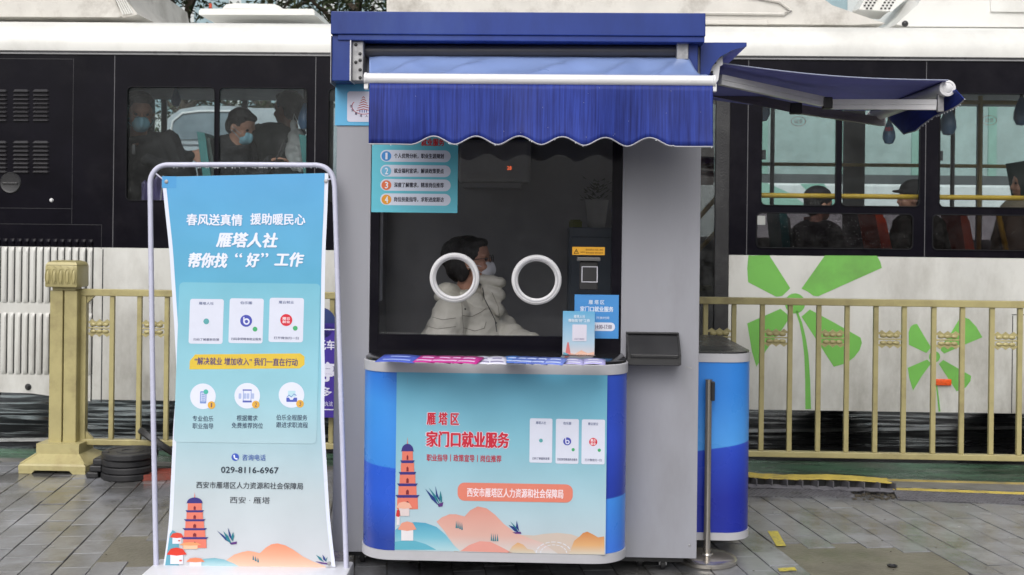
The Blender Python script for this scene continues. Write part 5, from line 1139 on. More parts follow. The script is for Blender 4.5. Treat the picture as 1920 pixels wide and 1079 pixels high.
# torn upper half: yellow deck standing on open black cells
Bv, Av = Vector(wp(1672, 927) + (0,)), Vector(wp(1300, 915) + (0,)); Lg = (Bv - Av).length; ang = math.degrees(math.atan2(Bv.y - Av.y, Bv.x - Av.x))
t = thing('torn_kerb_ramp', 'torn black kerb ramp shell with worn yellow deck and open cells, right of the kiosk', 'kerb ramp', Matrix.Translation(Av) @ tilt('Z', ang))
def deckz(x): return .078 + .005 * math.sin(x * 9) - .006 * (x / Lg)
MB().grid(lambda u, v: (Lg * u, .12 * v + .004 * noise.noise(Vector((u * 20, 0, 1))), deckz(Lg * u) + .004 * noise.noise(Vector((u * 18, v * 3, 2)))), 60, 4).put('yellow_deck', M_yelp, t, False, .006)
MB().box(0, Lg, .05, .056, .001, .072).put('back_wall', M_rub, t)
n_ = 13
for i in range(n_ + 1):
    x = Lg * i / n_; MB().box(x - .003, x + .003, -.035, .05, .003, .072, rot=Matrix.Rotation(.35, 4, 'Z')).put('cell_rib', M_ramp, t)
MB().grid(lambda u, v: (Lg * u, -.045 + .03 * v + .01 * noise.noise(Vector((u * 16, 0, 5))), .022 + .014 * v + .008 * noise.noise(Vector((u * 25, v, 4)))), 60, 2).put('torn_lip', M_ramp, t, False, .005)
xa, ya = wp(1684, 938); xb, yb = wp(2060, 952)
ramp(xa, xb, ya, yb, 'whole grey kerb ramp with yellow top at the right edge of the picture')
xa, ya = wp(296, 914); xb, yb = wp(470, 917); 
ramp(xa + .06, xb, ya, yb, 'grey kerb ramp with yellow top partly hidden behind the banner')
rb2 = random.Random(8); db = MB()
for i in range(70):
    q_ = PZ(rb2.uniform(1598, 1690), rb2.uniform(924, 938)); db.ball((q_.x, q_.y, .004), (rb2.uniform(.004, .016), rb2.uniform(.004, .012), rb2.uniform(.003, .009)), 1)
for i in range(60):
    q_ = PZ(rb2.uniform(180, 1900), rb2.uniform(895, 1075)); db.ball((q_.x, q_.y, .003), (rb2.uniform(.003, .006), rb2.uniform(.002, .005), .002), 1)
tag(db.put('rubber_crumbs', mat('dirt_brown', (.06, .05, .035, 1), .8), None), 'scattered rubber crumbs and grit around the broken kerb ramps', 'debris', kind='stuff')

# ================================================================ CITY BUS
BF = frame(0, 7.66, 1.35)
B = lambda x, y, dy=0: P(BF, x, y, dy)
bus = thing('city_bus', 'long white city bus with black window band and green flower decals, standing behind the railing', 'bus', BF)
X0, X1 = B(-260, 400).x, B(2250, 400).x; BD = 2.5
zT = B(960, 102).z; zM = B(960, 473.5).z; zS = B(1650, 772).z
xd0, xd1 = B(1150, 500).x, B(1366, 550).x
# roof and shoulder
prof = [(0.0, zT + .002), (-.004, zT + .05), (.006, zT + .11), (.035, zT + .165), (.09, zT + .215), (.18, zT + .245), (.4, zT + .262), (1.25, zT + .285)]
prof = prof + [(BD - y, z) for y, z in prof[-2::-1]]
MB().loft([[(x, y, z) for y, z in prof] for x in (X0, X1)], True, True).put('roof_shell', M_white, bus, True)
MB().box(X0, X1, -.012, .02, zT - .014, zT + .0015, .003).put('gutter', mat('dark_gutter', (.03, .03, .033, 1), .3), bus)
MB().box(X0, X1, -.010, .0, zT - .026, zT - .0145, .002).put('gutter_trim', mat('grey_gutter', (.25, .25, .26, 1), .3), bus)
T2 = .03
# lower panels
MB().box(B(173, 600).x + .004, xd0, 0, T2, zS, zM - .001, .001).put('lower_panel', M_low, bus); MB().box(xd1, X1, 0, T2, zS, zM - .001, .001).put('lower_panel', M_low, bus)
xs_, zl, zr = B(171, 600).x, B(0, 735).z, B(260, 755).z
MB().prism([(X0, 0, zM - .001), (X0, 0, B(-260, 727).z), (B(60, 738).x, 0, B(60, 738).z), (xs_, 0, B(171, 753).z), (xs_, 0, zM - .001)], (0, T2, 0)).put('engine_panel', M_low, bus)
zwt, zwb = B(400, 164).z, B(400, 378.5).z; z2t, z2b = B(1640, 174).z, B(1640, 388).z; z3t, z3b = B(1640, 401).z, B(1640, 468).z
wins = [(B(237, 270).x, B(403, 270).x, zwb, zwt), (B(409.5, 270).x, B(576, 270).x, zwb, zwt), (B(615, 270).x, B(760, 270).x, zwb, zwt), (B(768, 270).x, B(930, 270).x, zwb, zwt),
        (B(1427, 300).x, B(1568, 300).x, z2b, z2t), (B(1577, 300).x, B(1725, 300).x, z2b, z2t), (B(1761, 300).x, B(1935, 300).x, z2b, z2t), (B(1944, 300).x, B(2110, 300).x, z2b, z2t)]
low = [(B(1418, 430).x, B(1712, 430).x, z3b, z3t), (B(1748, 430).x, B(2110, 430).x, z3b, z3t)]
ops = wins + low
xd0g, xd1g = B(1180, 500).x, B(1340, 400).x
xsv = sorted({X0, X1, xd0, xd1} | {o[0] for o in ops} | {o[1] for o in ops})
band = MB()
for xa_, xb_ in zip(xsv, xsv[1:]):
    if xb_ - xa_ < 1e-4 or (xa_ >= xd0 - 1e-4 and xb_ <= xd1 + 1e-4): continue
    mid = (xa_ + xb_) / 2; zs_ = sorted([(o[2], o[3]) for o in ops if o[0] < mid < o[1]]); z_ = zM
    for z0_, z1_ in zs_: band.box(xa_, xb_, 0, T2, z_, z0_); z_ = z1_
    band.box(xa_, xb_, 0, T2, z_, zT)
    if abs(xb_ - xd0) < 1e-4: band.put('window_band', M_blk, bus); band = MB()
band.put('window_band', M_blk, bus)
for xj in (213.5, 590.5, 1402, 1735.5):
    q = B(xj, 280); MB().box(q.x - .0025, q.x + .0025, -.0015, .001, zM, zT - .03).put('panel_joint', mat('grey_joint', (.10, .10, .11, 1), .4), bus)
def rrect(x0, x1, z0, z1, r, n=5):
    pts = []
    for cx, cz, a0 in ((x1 - r, z0 + r, -90), (x1 - r, z1 - r, 0), (x0 + r, z1 - r, 90), (x0 + r, z0 + r, 180)):
        for i in range(n + 1): t_ = math.radians(a0 + 90 * i / n); pts.append((cx + r * math.cos(t_), cz + r * math.sin(t_)))
    return pts
for i, o in enumerate(ops):
    wf = MB(); pts = [(x, -.002, z) for x, z in rrect(o[0] + .002, o[1] - .002, o[2] + .002, o[3] - .002, .035)]; wf.tube(pts + [pts[0]], .005, 6)
    cor = rrect(o[0], o[1], o[2], o[3], .035)
    w_ = wf.put('window', mat('window_gasket', (.012, .012, .014, 1), .7, spec=.1), bus, True)
    for ci, (cx_, cz_) in enumerate(((o[1], o[2]), (o[1], o[3]), (o[0], o[3]), (o[0], o[2]))):     # rubber corner fillets
        MB().prism([(cx_, .0, cz_)] + [(x, 0, z) for x, z in cor[ci * 6:ci * 6 + 6]], (0, .02, 0)).put('corner_fillet', M_blk, w_)
    MB().box(o[0], o[1], .010, .015, o[2], o[3]).put('pane', G_busd if o in low else G_bus, w_)
for px, py in ((1433, 290), (1766, 292), (248, 280)): q = B(px, py); MB().box(q.x - .012, q.x + .016, .016, .03, q.z - .035, q.z + .035, .004).put('window_latch', M_dark, bus)
# faint inner outline of the sliding window and the small white sticker
a, b, c, d = R(BF, 1418, 405, 1435, 422, -.002); MB().box(a, b, -.0025, .0, c, d, .0005).put('white_sticker', ink((160, 162, 160)), bus)
# flower decals
f1 = lambda l: [(1400 + x / 2.998, 460 + y / 2.998) for x, y in l]
gr1 = (118, 186, 84); gr2 = (98, 156, 76)
pr = Print(BF, -.0012, bus)
mg = mat('green_vinyl', S(112, 178, 82), .45, var=.08, vs=3, dirt=(.10, .14, .06, 1), dirt_amt=.5)
for pts in ([(10, 58), (128, 58), (245, 242), (225, 262), (200, 286), (165, 290), (8, 208), (3, 130)], [(440, 58), (732, 60), (752, 95), (760, 128), (402, 288), (375, 285), (345, 262), (308, 245), (350, 185)],
            [(3, 440), (190, 358), (225, 385), (238, 412), (205, 465), (110, 590), (55, 684), (30, 600)], [(308, 402), (355, 362), (500, 440), (640, 520), (648, 550), (635, 590), (605, 630), (560, 664), (490, 684), (400, 545)],
            [(905, 690), (1015, 643), (1037, 665), (985, 735), (935, 818), (915, 750)], [(912, 560), (910, 490), (922, 458), (940, 445), (958, 443), (1000, 515), (1037, 575), (1010, 607)],
            [(1205, 400), (1250, 415), (1292, 460), (1325, 518), (1225, 560), (1110, 610), (1090, 590), (1100, 560), (1150, 490)], [(1080, 668), (1105, 645), (1262, 735), (1258, 765), (1232, 800), (1180, 822), (1130, 745)]):
    pr.poly(f1(pts), mg, 'flower_petal', 1)
pr.disc(1400 + 272 / 3, 460 + 328 / 3, 19, mg, 'flower_centre', 1); pr.disc(1400 + 1057 / 3, 460 + 628 / 3, 10.5, mg, 'flower_centre', 1)
def ribbon(pts, w0, w1):
    l_, r_ = [], []
    for i, p0 in enumerate(pts):
        a_, b_ = Vector(pts[max(0, i - 1)]), Vector(pts[min(len(pts) - 1, i + 1)]); n_ = (b_ - a_).normalized(); n_ = Vector((-n_.y, n_.x)) * (w0 + (w1 - w0) * i / (len(pts) - 1)) / 2
        l_.append(tuple(Vector(p0) + n_)); r_.append(tuple(Vector(p0) - n_))
    return l_ + r_[::-1]
pr.poly(f1(ribbon([(280, 370), (305, 440), (322, 520), (336, 620), (343, 760), (346, 922)], 12, 32)), mg, 'flower_stem', 1)
pr.poly(f1(ribbon([(1066, 780), (1075, 850), (1084, 936)], 8, 11)), mg, 'flower_stem', 1)
pr.done()
a, b, c, d = R(BF, 1754, 711, 1783, 723, 0); MB().box(a, b, -.014, .002, c, d, .005).put('side_marker_lamp', mat('amber_lens', (.75, .10, .02, 1), .15, var=.25, vs=60), bus, True)
for (x0, y0, x1, y1) in ((1897, 592, 1898.5, 775), (1897, 591, 2100, 592.5)):
    a, b, c, d = R(BF, x0, y0, x1, y1, 0); MB().box(a, b, -.0012, .0005, c, d).put('flap_gap', M_dark, bus)
a, b, c, d = R(BF, 190.5, 468, 192.5, 755, 0); MB().box(a, b, -.0012, .0005, c, d).put('flap_gap', M_dark, bus)
a, b, c, d = R(BF, 161, 468, 162.6, 712, 0); MB().box(a, b, -.0012, .0005, c, d).put('flap_gap', M_dark, bus)
for (x0, y0, x1, y1) in ((0, 390.6, 136, 391.4), (0, 420.6, 190, 421.4), (136, 110, 136.7, 420), (-200, 109.6, 136, 110.4), (190, 421, 190.7, 467)):
    a, b, c, d = R(BF, x0, y0, x1, y1, 0); MB().box(a, b, -.0012, .0005, c, d).put('flap_gap', mat('faint_joint', (.035, .035, .04, 1), .3), bus)
q = B(96.5, 376); MB().lathe([(0, -.012), (.010, -.010), (.014, -.002), (.016, .001)], q, 18, 'Y').put('lock', M_alu, bus, True)
q = B(20, 343); hd_ = MB().lathe([(.0, -.006), (.060, -.006), (.072, -.009), (.078, -.002), (.078, .002)], q, 36, 'Y').put('grab_recess', mat('recess_plastic', (.030, .030, .032, 1), .25), bus, True)
MB().box(q.x - .055, q.x + .055, q.y - .014, q.y - .004, q.z - .012, q.z + .002, .003).put('recess_lip', mat('recess_plastic', (.030, .030, .032, 1), .25), hd_)
q = B(53, 726); MB().lathe([(0, -.03), (.010, -.03), (.014, -.004), (.024, -.002), (.024, .002)], q, 18, 'Y').put('filler_cap', M_rub, bus, True)
# louvres: horizontal pressed vents on the black panel, vertical fins on the white one
M_lou = mat('black_vent', (.022, .021, .024, 1), .22, var=.2)
lw = B(56, 200).x - B(23.5, 200).x
def vent_me():
    pts = [(0, 0), (.04, .008), (lw - .04, .008), (lw, 0), (lw - .012, -.012), (.012, -.012)]
    mb = MB(); V_ = [mb.bm.verts.new(p) for p in [(0, -.0005, 0), (.018, -.0005, .014), (lw - .018, -.0005, .014), (lw, -.0005, 0), (lw - .010, -.014, -.004), (.010, -.014, -.004)]]
    mb.bm.faces.new((V_[0], V_[1], V_[2], V_[3])); mb.bm.faces.new((V_[0], V_[3], V_[4], V_[5])); mb.bm.faces.new((V_[1], V_[0], V_[5])); mb.bm.faces.new((V_[2], V_[4], V_[3])); mb.bm.faces.new((V_[1], V_[5], V_[4], V_[2]))
    return mb.mesh('vent')
vm = vent_me()
for colx in (-54, -18, 23.5, 60.5):
    for blk, y0 in ((0, 171.5), (1, 268)):
        for j in range(8): q = B(colx, y0 + j * 7.8); link('vent_louvre', vm, M_lou, bus, loc=(q.x, 0, q.z))
ft, fb_ = (B(80, 448).z, B(80, 569).z), (B(80, 587).z, B(80, 703).z)
fw = B(93, 600).x - B(79.8, 600).x
def fin(z0, z1, name):
    mb = MB(); w_ = fw * .66; r_ = .022
    rings = []
    for z, k_ in ((z0, 0.0), (z0 - .012, .6), (z0 - .035, 1.0), (z1 + .035, 1.0), (z1 + .012, .6), (z1, 0.0)):
        rings.append([(-w_ / 2, -.0005, z), (-w_ * .30, -.001 - .013 * k_, z), (w_ * .25, -.001 - .017 * k_, z), (w_ / 2, -.001 - .010 * k_, z), (w_ / 2, -.0005, z)])
    mb.loft(rings, True, True); return mb
fm1, fm2 = fin(zM - .004, fb_[1] * 0 + ft[1], 'f').mesh('fin'), fin(fb_[0], fb_[1], 'f').mesh('fin'); fm0 = fin(ft[0], zM + .002, 'f').mesh('fin')
gapm = mat('fin_gap_black', (.02, .02, .02, 1), .6)  # flat dark strips in the gaps between vent fins
fb1 = MB().box(-fw * .16, -fw * .02, -.0010, .001, ft[1] + .008, zM - .003).mesh('fin_slot'); fb2 = MB().box(-fw * .16, -fw * .02, -.0010, .001, fb_[1] + .008, fb_[0] - .008).mesh('fin_slot')
for i in range(-5, 13):
    x = B(8 + i * 13.33, 600).x
    if x < X0 + .05: continue
    link('vent_fin', fm1, M_low, bus, True, loc=(x, 0, 0)); link('vent_fin', fm2, M_low, bus, True, loc=(x, 0, 0)); link('vent_fin', fm0, M_blk, bus, True, loc=(x, 0, 0))
    link('vent_slot', fb1, gapm, bus, loc=(x + fw * .5, 0, 0)); link('vent_slot', fb2, gapm, bus, loc=(x + fw * .5, 0, 0))
# door
dz0, dz1 = .30, B(1300, 150).z
MB().box(xd0, xd1, .0, T2, dz1, zT).put('door_header', M_blk, bus)
dr_ = MB(); dr_.box(B(1341, 400).x, xd1 - .001, -.004, .05, dz0, dz1, .006); dr_.box(xd0, B(1175, 400).x, -.004, .05, dz0, dz1, .006); dr_.box(B(1175, 400).x, B(1341, 400).x, .0, .045, dz0, dz0 + .18); dr_.box(B(1250, 400).x, B(1262, 400).x, .0, .045, dz0 + .18, dz1)
do = dr_.put('door', M_rub, bus); MB().box(B(1175, 400).x, B(1341, 400).x, .02, .026, dz0 + .18, dz1).put('door_glass', glass('door_glass', (.5, .5, .5, 1), .05, dust=.08), do)
for (xa_, ya_, xb_, yb_) in ((1290, 432, 1344, 370), (1290, 490, 1342, 436)):
    MB().tube([B(xa_, ya_, .2), B(xb_, yb_, .2)], .018, 10).put('handrail', M_yel, do, True)
a, b, c, d = R(BF, 1300, 278, 1337, 388, 2.2); MB().box(a, b, 2.15, 2.2, c + .2, d, .01).put('red_panel', mat('deep_red_panel', (.25, .02, .03, 1), .5), bus)
# inside of the bus
FZ = 1.0
MB().box(X0 + .03, X1, T2, BD - .03, .42, .48).put('floor', M_int, bus)
MB().box(X0 + .03, B(1000, 500).x, T2 + .002, BD - .04, .481, FZ).put('raised_floor', M_int, bus)
MB().box(X0, X1, T2 + .01, BD - .03, zT - .03, zT - .001).put('ceiling', mat('bus_ceiling', (.35, .36, .36, 1), .6), bus)
fs = MB(); fs.box(X0, X1, BD - T2, BD, zS, 1.55); fs.box(X0, X1, BD - T2, BD, B(960, 172, 2.5).z, zT)
for px in (-180, 20, 160, 308, 459, 620, 800, 960, 1130, 1300, 1380, 1600, 1835, 2010):
    x = B(px, 300, 2.5).x; w_ = .10 if px == 1600 else .025; fs.box(x - w_, x + w_, BD - T2, BD, 1.551, B(960, 172, 2.5).z - .001)
fs.box(B(160, 300, 2.5).x - .6, B(290, 300, 2.5).x, BD - T2 + .001, BD - .001, 1.551, zT - .03)
fs.put('far_side_wall', M_int, bus)
MB().box(X0, X1, BD - .02, BD - .015, 1.552, B(960, 172, 2.5).z - .002).put('far_glass', glass('far_bus_glass', (.90, .95, .95, 1), .02, dust=.10), bus)
MB().box(X0, X0 + .03, T2, BD - T2, zS, zT).put('rear_wall', M_blk, bus); MB().box(X0 + .03, B(232, 400).x, T2 + .01, T2 + .02, FZ, zT - .03).put('inner_lining', M_int, bus)
MB().box(X0, X1, .5, 2.0, .34, .41).put('chassis', M_rub, bus); MB().box(X0, X1, BD - T2 + .001, BD, .40, .44).put('far_skirt', M_rub, bus)
for px in (1700, 1660 + 420):
    x = B(px, 800, .3).x
    for dy in (2.0,):
        wh = thing('dummy', 'x', 'x') if False else None
        tw = MB().lathe([(.0, 0), (.44, 0), (.48, .03), (.48, .22), (.44, .25), (0, .25)], (x, dy, .447), 40, 'Y').put('wheel', M_rub, bus, True)
x = B(-230, 800, .3).x + .4; MB().lathe([(.0, 0), (.44, 0), (.48, .03), (.48, .22), (.44, .25), (0, .25)], (x, .28, .447), 40, 'Y').put('wheel', M_rub, bus, True)
zrail = B(1640, 369, .18).z; MB().tube([(B(1380, 368, .18).x, .18, zrail), (X1 - .1, .18, zrail)], .019, 10).put('yellow_rail', M_yel, bus, True)
M_rl2 = mat('dull_yellow_rail', (.42, .33, .12, 1), .4)
zrail = B(1640, 310, 2.3).z; MB().tube([(B(1380, 368, 2.3).x, 2.3, zrail), (X1 - .1, 2.3, zrail)], .017, 8).put('far_rail', M_rl2, bus, True)
for px, dy in ((1837, 1.6), (1448, 2.2), (1786, 2.2)): x = B(px, 300, dy).x; MB().tube([(x, dy, .5), (x, dy, zT - .05)], .020, 10).put('standing_pole', M_rl2 if dy < 2 else M_int, bus, True)
zrail = B(1800, 192, 1.6).z; MB().tube([(B(1770, 192, 1.6).x, 1.6, zrail), (X1 - .1, 1.6, zrail)], .018, 8).put('overhead_rail', M_rl2, bus, True)
MB().tube([B(1872, 403, .3), B(1887, 472, .3)], .020, 10).put('seat_rail', M_yel, bus, True)
def seat(px, py_top, dy, lean, m, z0, label=None, w_=.42):
    """Seat seen from its side: shell back leaning with the rows, cushion and pedestal."""
    q = B(px, py_top, dy); s_ = MB(); dx = lean
    s_.prism([(q.x, dy, q.z), (q.x + .06, dy, q.z - .01), (q.x + .06 + dx, dy, q.z - .62), (q.x + dx, dy, q.z - .62)], (0, w_, 0))
    s_.box(q.x + dx, q.x + dx + .42, dy, dy + w_, q.z - .69, q.z - .621, .02); o = s_.put('seat', m, bus)
    MB().prism([(q.x + .0605, dy + .03, q.z - .03), (q.x + .09, dy + .03, q.z - .05), (q.x + .09 + dx, dy + .03, q.z - .60), (q.x + .0605 + dx, dy + .03, q.z - .60)], (0, w_ - .06, 0)).put('cushion', M_teald if m != M_orange else m, o)
    MB().box(q.x + dx + .12, q.x + dx + .26, dy + .1, dy + .3, z0, q.z - .69).put('pedestal', M_dark, o)
seat(369, 247, .25, .09, M_teal, FZ); seat(560, 252, .25, .09, M_teal, FZ); seat(1640, 397, .20, .12, M_orange, .48); seat(1460, 396, .20, .07, M_teal, .48); seat(1530, 405, 1.3, .1, M_orange, .48); seat(1932, 300, .30, .12, M_teald, .48); seat(1800, 402, 1.2, .1, M_orange, .48)
M_strap = mat('blue_strap_pad', (.04, .11, .22, 1), .4)
for px, py, dy, s_ in ((1667, 245, .45, 1.0), (1429, 195, .45, 1.3), (1778, 222, .45, 1.25), (330, 180, .6, .8), (572, 215, .3, 1.1), (1915, 205, .5, 1.2)):
    q = B(px, py, dy); pr_ = [(.0, -.105), (.030, -.098), (.047, -.06), (.045, -.02), (.030, .03), (.014, .07), (.0, .08)]
    MB().lathe([(r_ * s_, z_ * s_) for r_, z_ in pr_], q, 20).put('strap_pad', M_strap, bus, True); MB().box(q.x - .012, q.x + .012, dy - .003, dy + .003, q.z + .07 * s_, zT - .04).put('strap', M_dark, bus)
pr = Print(BF, .39, bus); pr.text('社保卡', 1660, 238, 1674, 246, (170, 50, 70), .03, 0); pr.done()
# red oval window stickers seen through the glass
pr = Print(BF, 2.46, bus)
for cx, cy in ((1497, 228), (1855, 226)):
    pr.poly(arc(1, .92, 0, 180, 14, 9, cx, cy), (190, 90, 90), 'oval_sticker', 0); pr.poly(arc(1, .92, 180, 360, 14, 9, cx, cy), (190, 90, 90), 'oval_sticker', 0); pr.text('公交', cx - 8, cy - 4, cx + 8, cy + 4, (190, 90, 90), .01, 1, 'sticker_lettering')
pr.done()
# roof units
def rf(l, dy0, dy1, name, m=M_fair, inset=.0):
    zb_ = zT + .2
    fr_ = [P(BF, x, y, dy0) for x, y in l]; bk_ = [Vector((p.x, dy1, p.z)) for p in fr_]
    mb = MB(); mb.loft([fr_, [p + Vector((0, (dy1 - dy0) * .5, .02)) for p in fr_], bk_], True, True); return mb.put(name, m, bus, True)
rf([(-120, 31), (222, 32.5), (228, 30), (214, -4), (205, -60), (-120, -60)], .42, 2.1, 'rear_roof_unit')
rf([(229, 33), (250, 30), (258, 27), (232, -6), (222, -60), (207, -60), (216, -4)], .40, 2.0, 'roof_unit_grille')
for j in range(5):
    q0, q1 = P(BF, 232 + j * 4.2, 27.5 - j * .4, .395), P(BF, 214 + j * 4.2, -8, .395); MB().tube([q0, q1], .006, 5).put('grille_slat', M_white, bus)
rf([(373, 28), (590, 28.5), (589, 19), (585, 17), (378, 16.5), (373, 20)], .55, 1.5, 'roof_hatch', M_white); rf([(417, 16), (424, 8.5), (440, 6.5), (515, 8), (524, 12), (528, 17)], .70, 1.3, 'hatch_dome', M_white)
q = P(BF, 394, 15, .6); MB().box(q.x - .01, q.x + .01, .6, .62, q.z - .0, q.z + .035, .002).put('red_clip', mat('red_clip', (.5, .06, .02, 1), .4), bus)
rf([(725, 40), (1600, 47), (1660, 44), (1640, 38), (1560, 10), (1520, -20), (1500, -60), (725, -60)], .45, 2.1, 'front_roof_unit')
MB().tube([P(BF, 1300, 25, .44), P(BF, 1470, 27, .44), P(BF, 1483, 20, .44), P(BF, 1462, 4, .44), P(BF, 1400, -8, .44)], .012, 6).put('moulded_rim', M_fair, bus, True)
MB().box(P(BF, 745, 40, .43).x, P(BF, 1440, 40, .43).x, .425, .45, P(BF, 1000, 44, .43).z - .0, P(BF, 1000, 36, .43).z, .006).put('unit_foot_rail', M_fair, bus)
rf([(1680, 46), (1700, 50), (2240, 53), (2240, -60), (1770, -60), (1740, -20), (1720, 10)], .5, 2.1, 'cab_roof_unit', M_white)
rf([(1858, 22), (1990, 24), (1990, -40), (1856, -40)], .485, .6, 'cab_unit_panel', M_white)
rf([(1610, 18), (1672, 22), (1706, -8), (1640, -30)], .9, 1.2, 'perforated_panel', M_white)
vh = MB()
for r_ in range(6):
    for c_2 in range(8):
        x, y = 1622 + c_2 * 7.6 + r_ * 3.2 - (4 if c_2 < 4 else 0), 16 - r_ * 5.5
        if 1618 < x < 1694 and (c_2 % 4) < 3: q = P(BF, x, y, .895); vh.box(q.x - .008, q.x + .008, .893, .896, q.z - .006, q.z + .006)
tag(vh.put('vent_holes', M_dark, bus), kind='stuff')
q = P(BF, 1697, 45, .46); MB().ball(q, (.025, .02, .025), 2).put('marker_knob', M_dark, bus, True)
# a bag of purple cloth on the seat by the banner
q = B(300, 352, .14)
t = thing('purple_umbrella', 'folded wet purple umbrella held up inside the bus window above the banner frame', 'umbrella', BF @ Matrix.Translation(q))
mb = MB()
for i in range(10):
    a_ = i / 10 * 2 * math.pi; mb.loft([[Vector((0, 0, .0))] * 3 if False else Vector((x, y, z)) for x, y, z in ((0, 0, .04), (.0, 0, .04), (.001, 0, .04))] and [(Vector((0.10 * math.cos(a_), .03 * math.sin(a_), .05)), Vector((0.10 * math.cos(a_ + .6), .03 * math.sin(a_ + .6), .05)), Vector((.0, 0, .03)))], True, False) if False else None
mb.grid(lambda u, v: ((-.14 + .30 * u), .02 * math.sin(u * 30) * (1 - v) + .01, (.075 * math.sin(u * 2.6 + .4) + .016 * math.sin(u * 34)) * (1 - v) - .13 * v), 60, 6)
mb.put('canopy', mat('wet_purple_cloth', (.07, .055, .16, 1), .35, var=.2), t, 'all', .004); MB().tube([(0, .012, -.12), (.02, .012, .09)], .006, 8).put('shaft', M_galv, t)

# passengers
pb = lambda px, py, dy: P(BF, px, py, dy)
def trs(px, pys, dy, rs): return [(pb(px + i * 2, y, dy), *r) for i, (y, r) in enumerate(zip(pys, rs))]
person('long haired passenger in light blue mask and dark coat leaning at the left bus window', BF, pb(262, 212, .36), -62, 14, 1.28,
       [(pb(283, 275, .55), .22, .2, .12), (pb(296, 325, .55), .30, .2, .2), (pb(310, 420, .6), .30, .2, .2)], [[pb(318, 262, .45), pb(345, 330, .4), pb(276, 300, .25), None, None, .085], [pb(300, 275, .6), pb(348, 296, .5), pb(360, 292, .4), (1, -.2, .1), (0, -1, 0), .07]], M_coat, 'long', M_maskb, True, .012)
person('short haired man in blue mask and black jacket bending over a phone in bus', BF, pb(452, 238, .42), -22, 24, 1.12,
       [(pb(438, 282, .55), .19, .19, .13), (pb(430, 320, .55), .24, .2, .2), (pb(430, 400, .55), .24, .2, .2)], [[pb(440, 285, .42), pb(478, 350, .35), pb(506, 302, .34), (1, -.1, .2), (0, 0, -1), .075], [pb(450, 285, .75), pb(490, 350, .6), pb(512, 300, .5), None, None, .07]], M_coat, 'short', M_maskb, False, .012)
q = pb(527, 284, .33)
t = thing('mobile_phone', 'black mobile phone in the hand of the man with the blue mask in the bus', 'phone', BF @ Matrix.Translation(q) @ tilt('Y', 22)); MB().box(-.006, .006, -.04, .04, -.075, .075, .003).put('phone_body', M_dark, t); MB().box(-.0075, -.0062, -.036, .036, -.07, .07).put('phone_screen', mat('phone_glass', (.02, .02, .03, 1), .1), t)
person('passenger in padded grey coat facing away beside the white bag in the bus', BF, pb(540, 205, 1.0), 150, 0, 1.2,
       [(pb(512, 262, 1.0), .24, .2, .14), (pb(512, 310, 1.0), .27, .22, .2), (pb(515, 420, 1.0), .26, .22, .2)], [[pb(485, 250, .85), pb(480, 320, .8), pb(515, 330, .7), None, None, .085]], M_coatg, 'short', None, False, .012)
q = pb(556, 262, .65); t = thing('white_plastic_bag', 'crumpled white plastic bag hanging beside the grey coat in the bus window', 'bag', BF @ Matrix.Translation(q))
mb = MB(); mb.ball((0, 0, -.08), (.085, .05, .17), 3); mb.ball((-.03, 0, .09), (.028, .02, .07), 2); mb.ball((.03, 0, -.2), (.05, .04, .06), 2); organic(mb, .012, 'bag_body', mat('white_polythene', (.62, .64, .65, 1), .4), t, 1, disp=(.05, .05)); MB().tube([(-.03, 0, .14), (-.02, 0, .2), (0, 0, .15)], .006, 6).put('bag_handle', mat('white_polythene', (.62, .64, .65, 1), .4), t)
person('passenger in a dark round cap seated low in the first bus window right of kiosk', BF, pb(1535, 384, .55), 20, 0, 1.05,
       [(pb(1530, 440, .6), .20, .19, .12), (pb(1530, 480, .6), .24, .2, .2), (pb(1530, 540, .6), .24, .2, .2)], [[pb(1500, 440, .5), pb(1496, 500, .45), pb(1540, 505, .4), None, None, .08]], M_coat, 'short', None, False, .012, hatm=mat('black_cap_cloth', (.02, .018, .022, 1), .8))
person('passenger in peaked cap half hidden by the black pillar between two bus windows', BF, pb(1712, 372, .55), 165, 0, 1.05,
       [(pb(1722, 425, .6), .20, .19, .12), (pb(1722, 470, .6), .24, .2, .2), (pb(1722, 530, .6), .24, .2, .2)], [[pb(1695, 420, .5), pb(1690, 480, .45), pb(1720, 490, .4), None, None, .08]], mat('dark_olive_coat', (.045, .05, .038, 1), .85), 'short', None, False, .012, hatm=mat('dark_cap_cloth', (.03, .028, .03, 1), .8))
person('passenger in a khaki coat cut off by the right edge of the picture', BF, pb(1926, 345, .6), 170, 0, 1.1,
       [(pb(1928, 402, .6), .22, .2, .15), (pb(1925, 450, .6), .26, .22, .2), (pb(1925, 520, .6), .26, .22, .2)], [[pb(1900, 410, .5), pb(1890, 470, .45), pb(1930, 480, .4), None, None, .09]], M_coatk, 'short', None, False, .012)

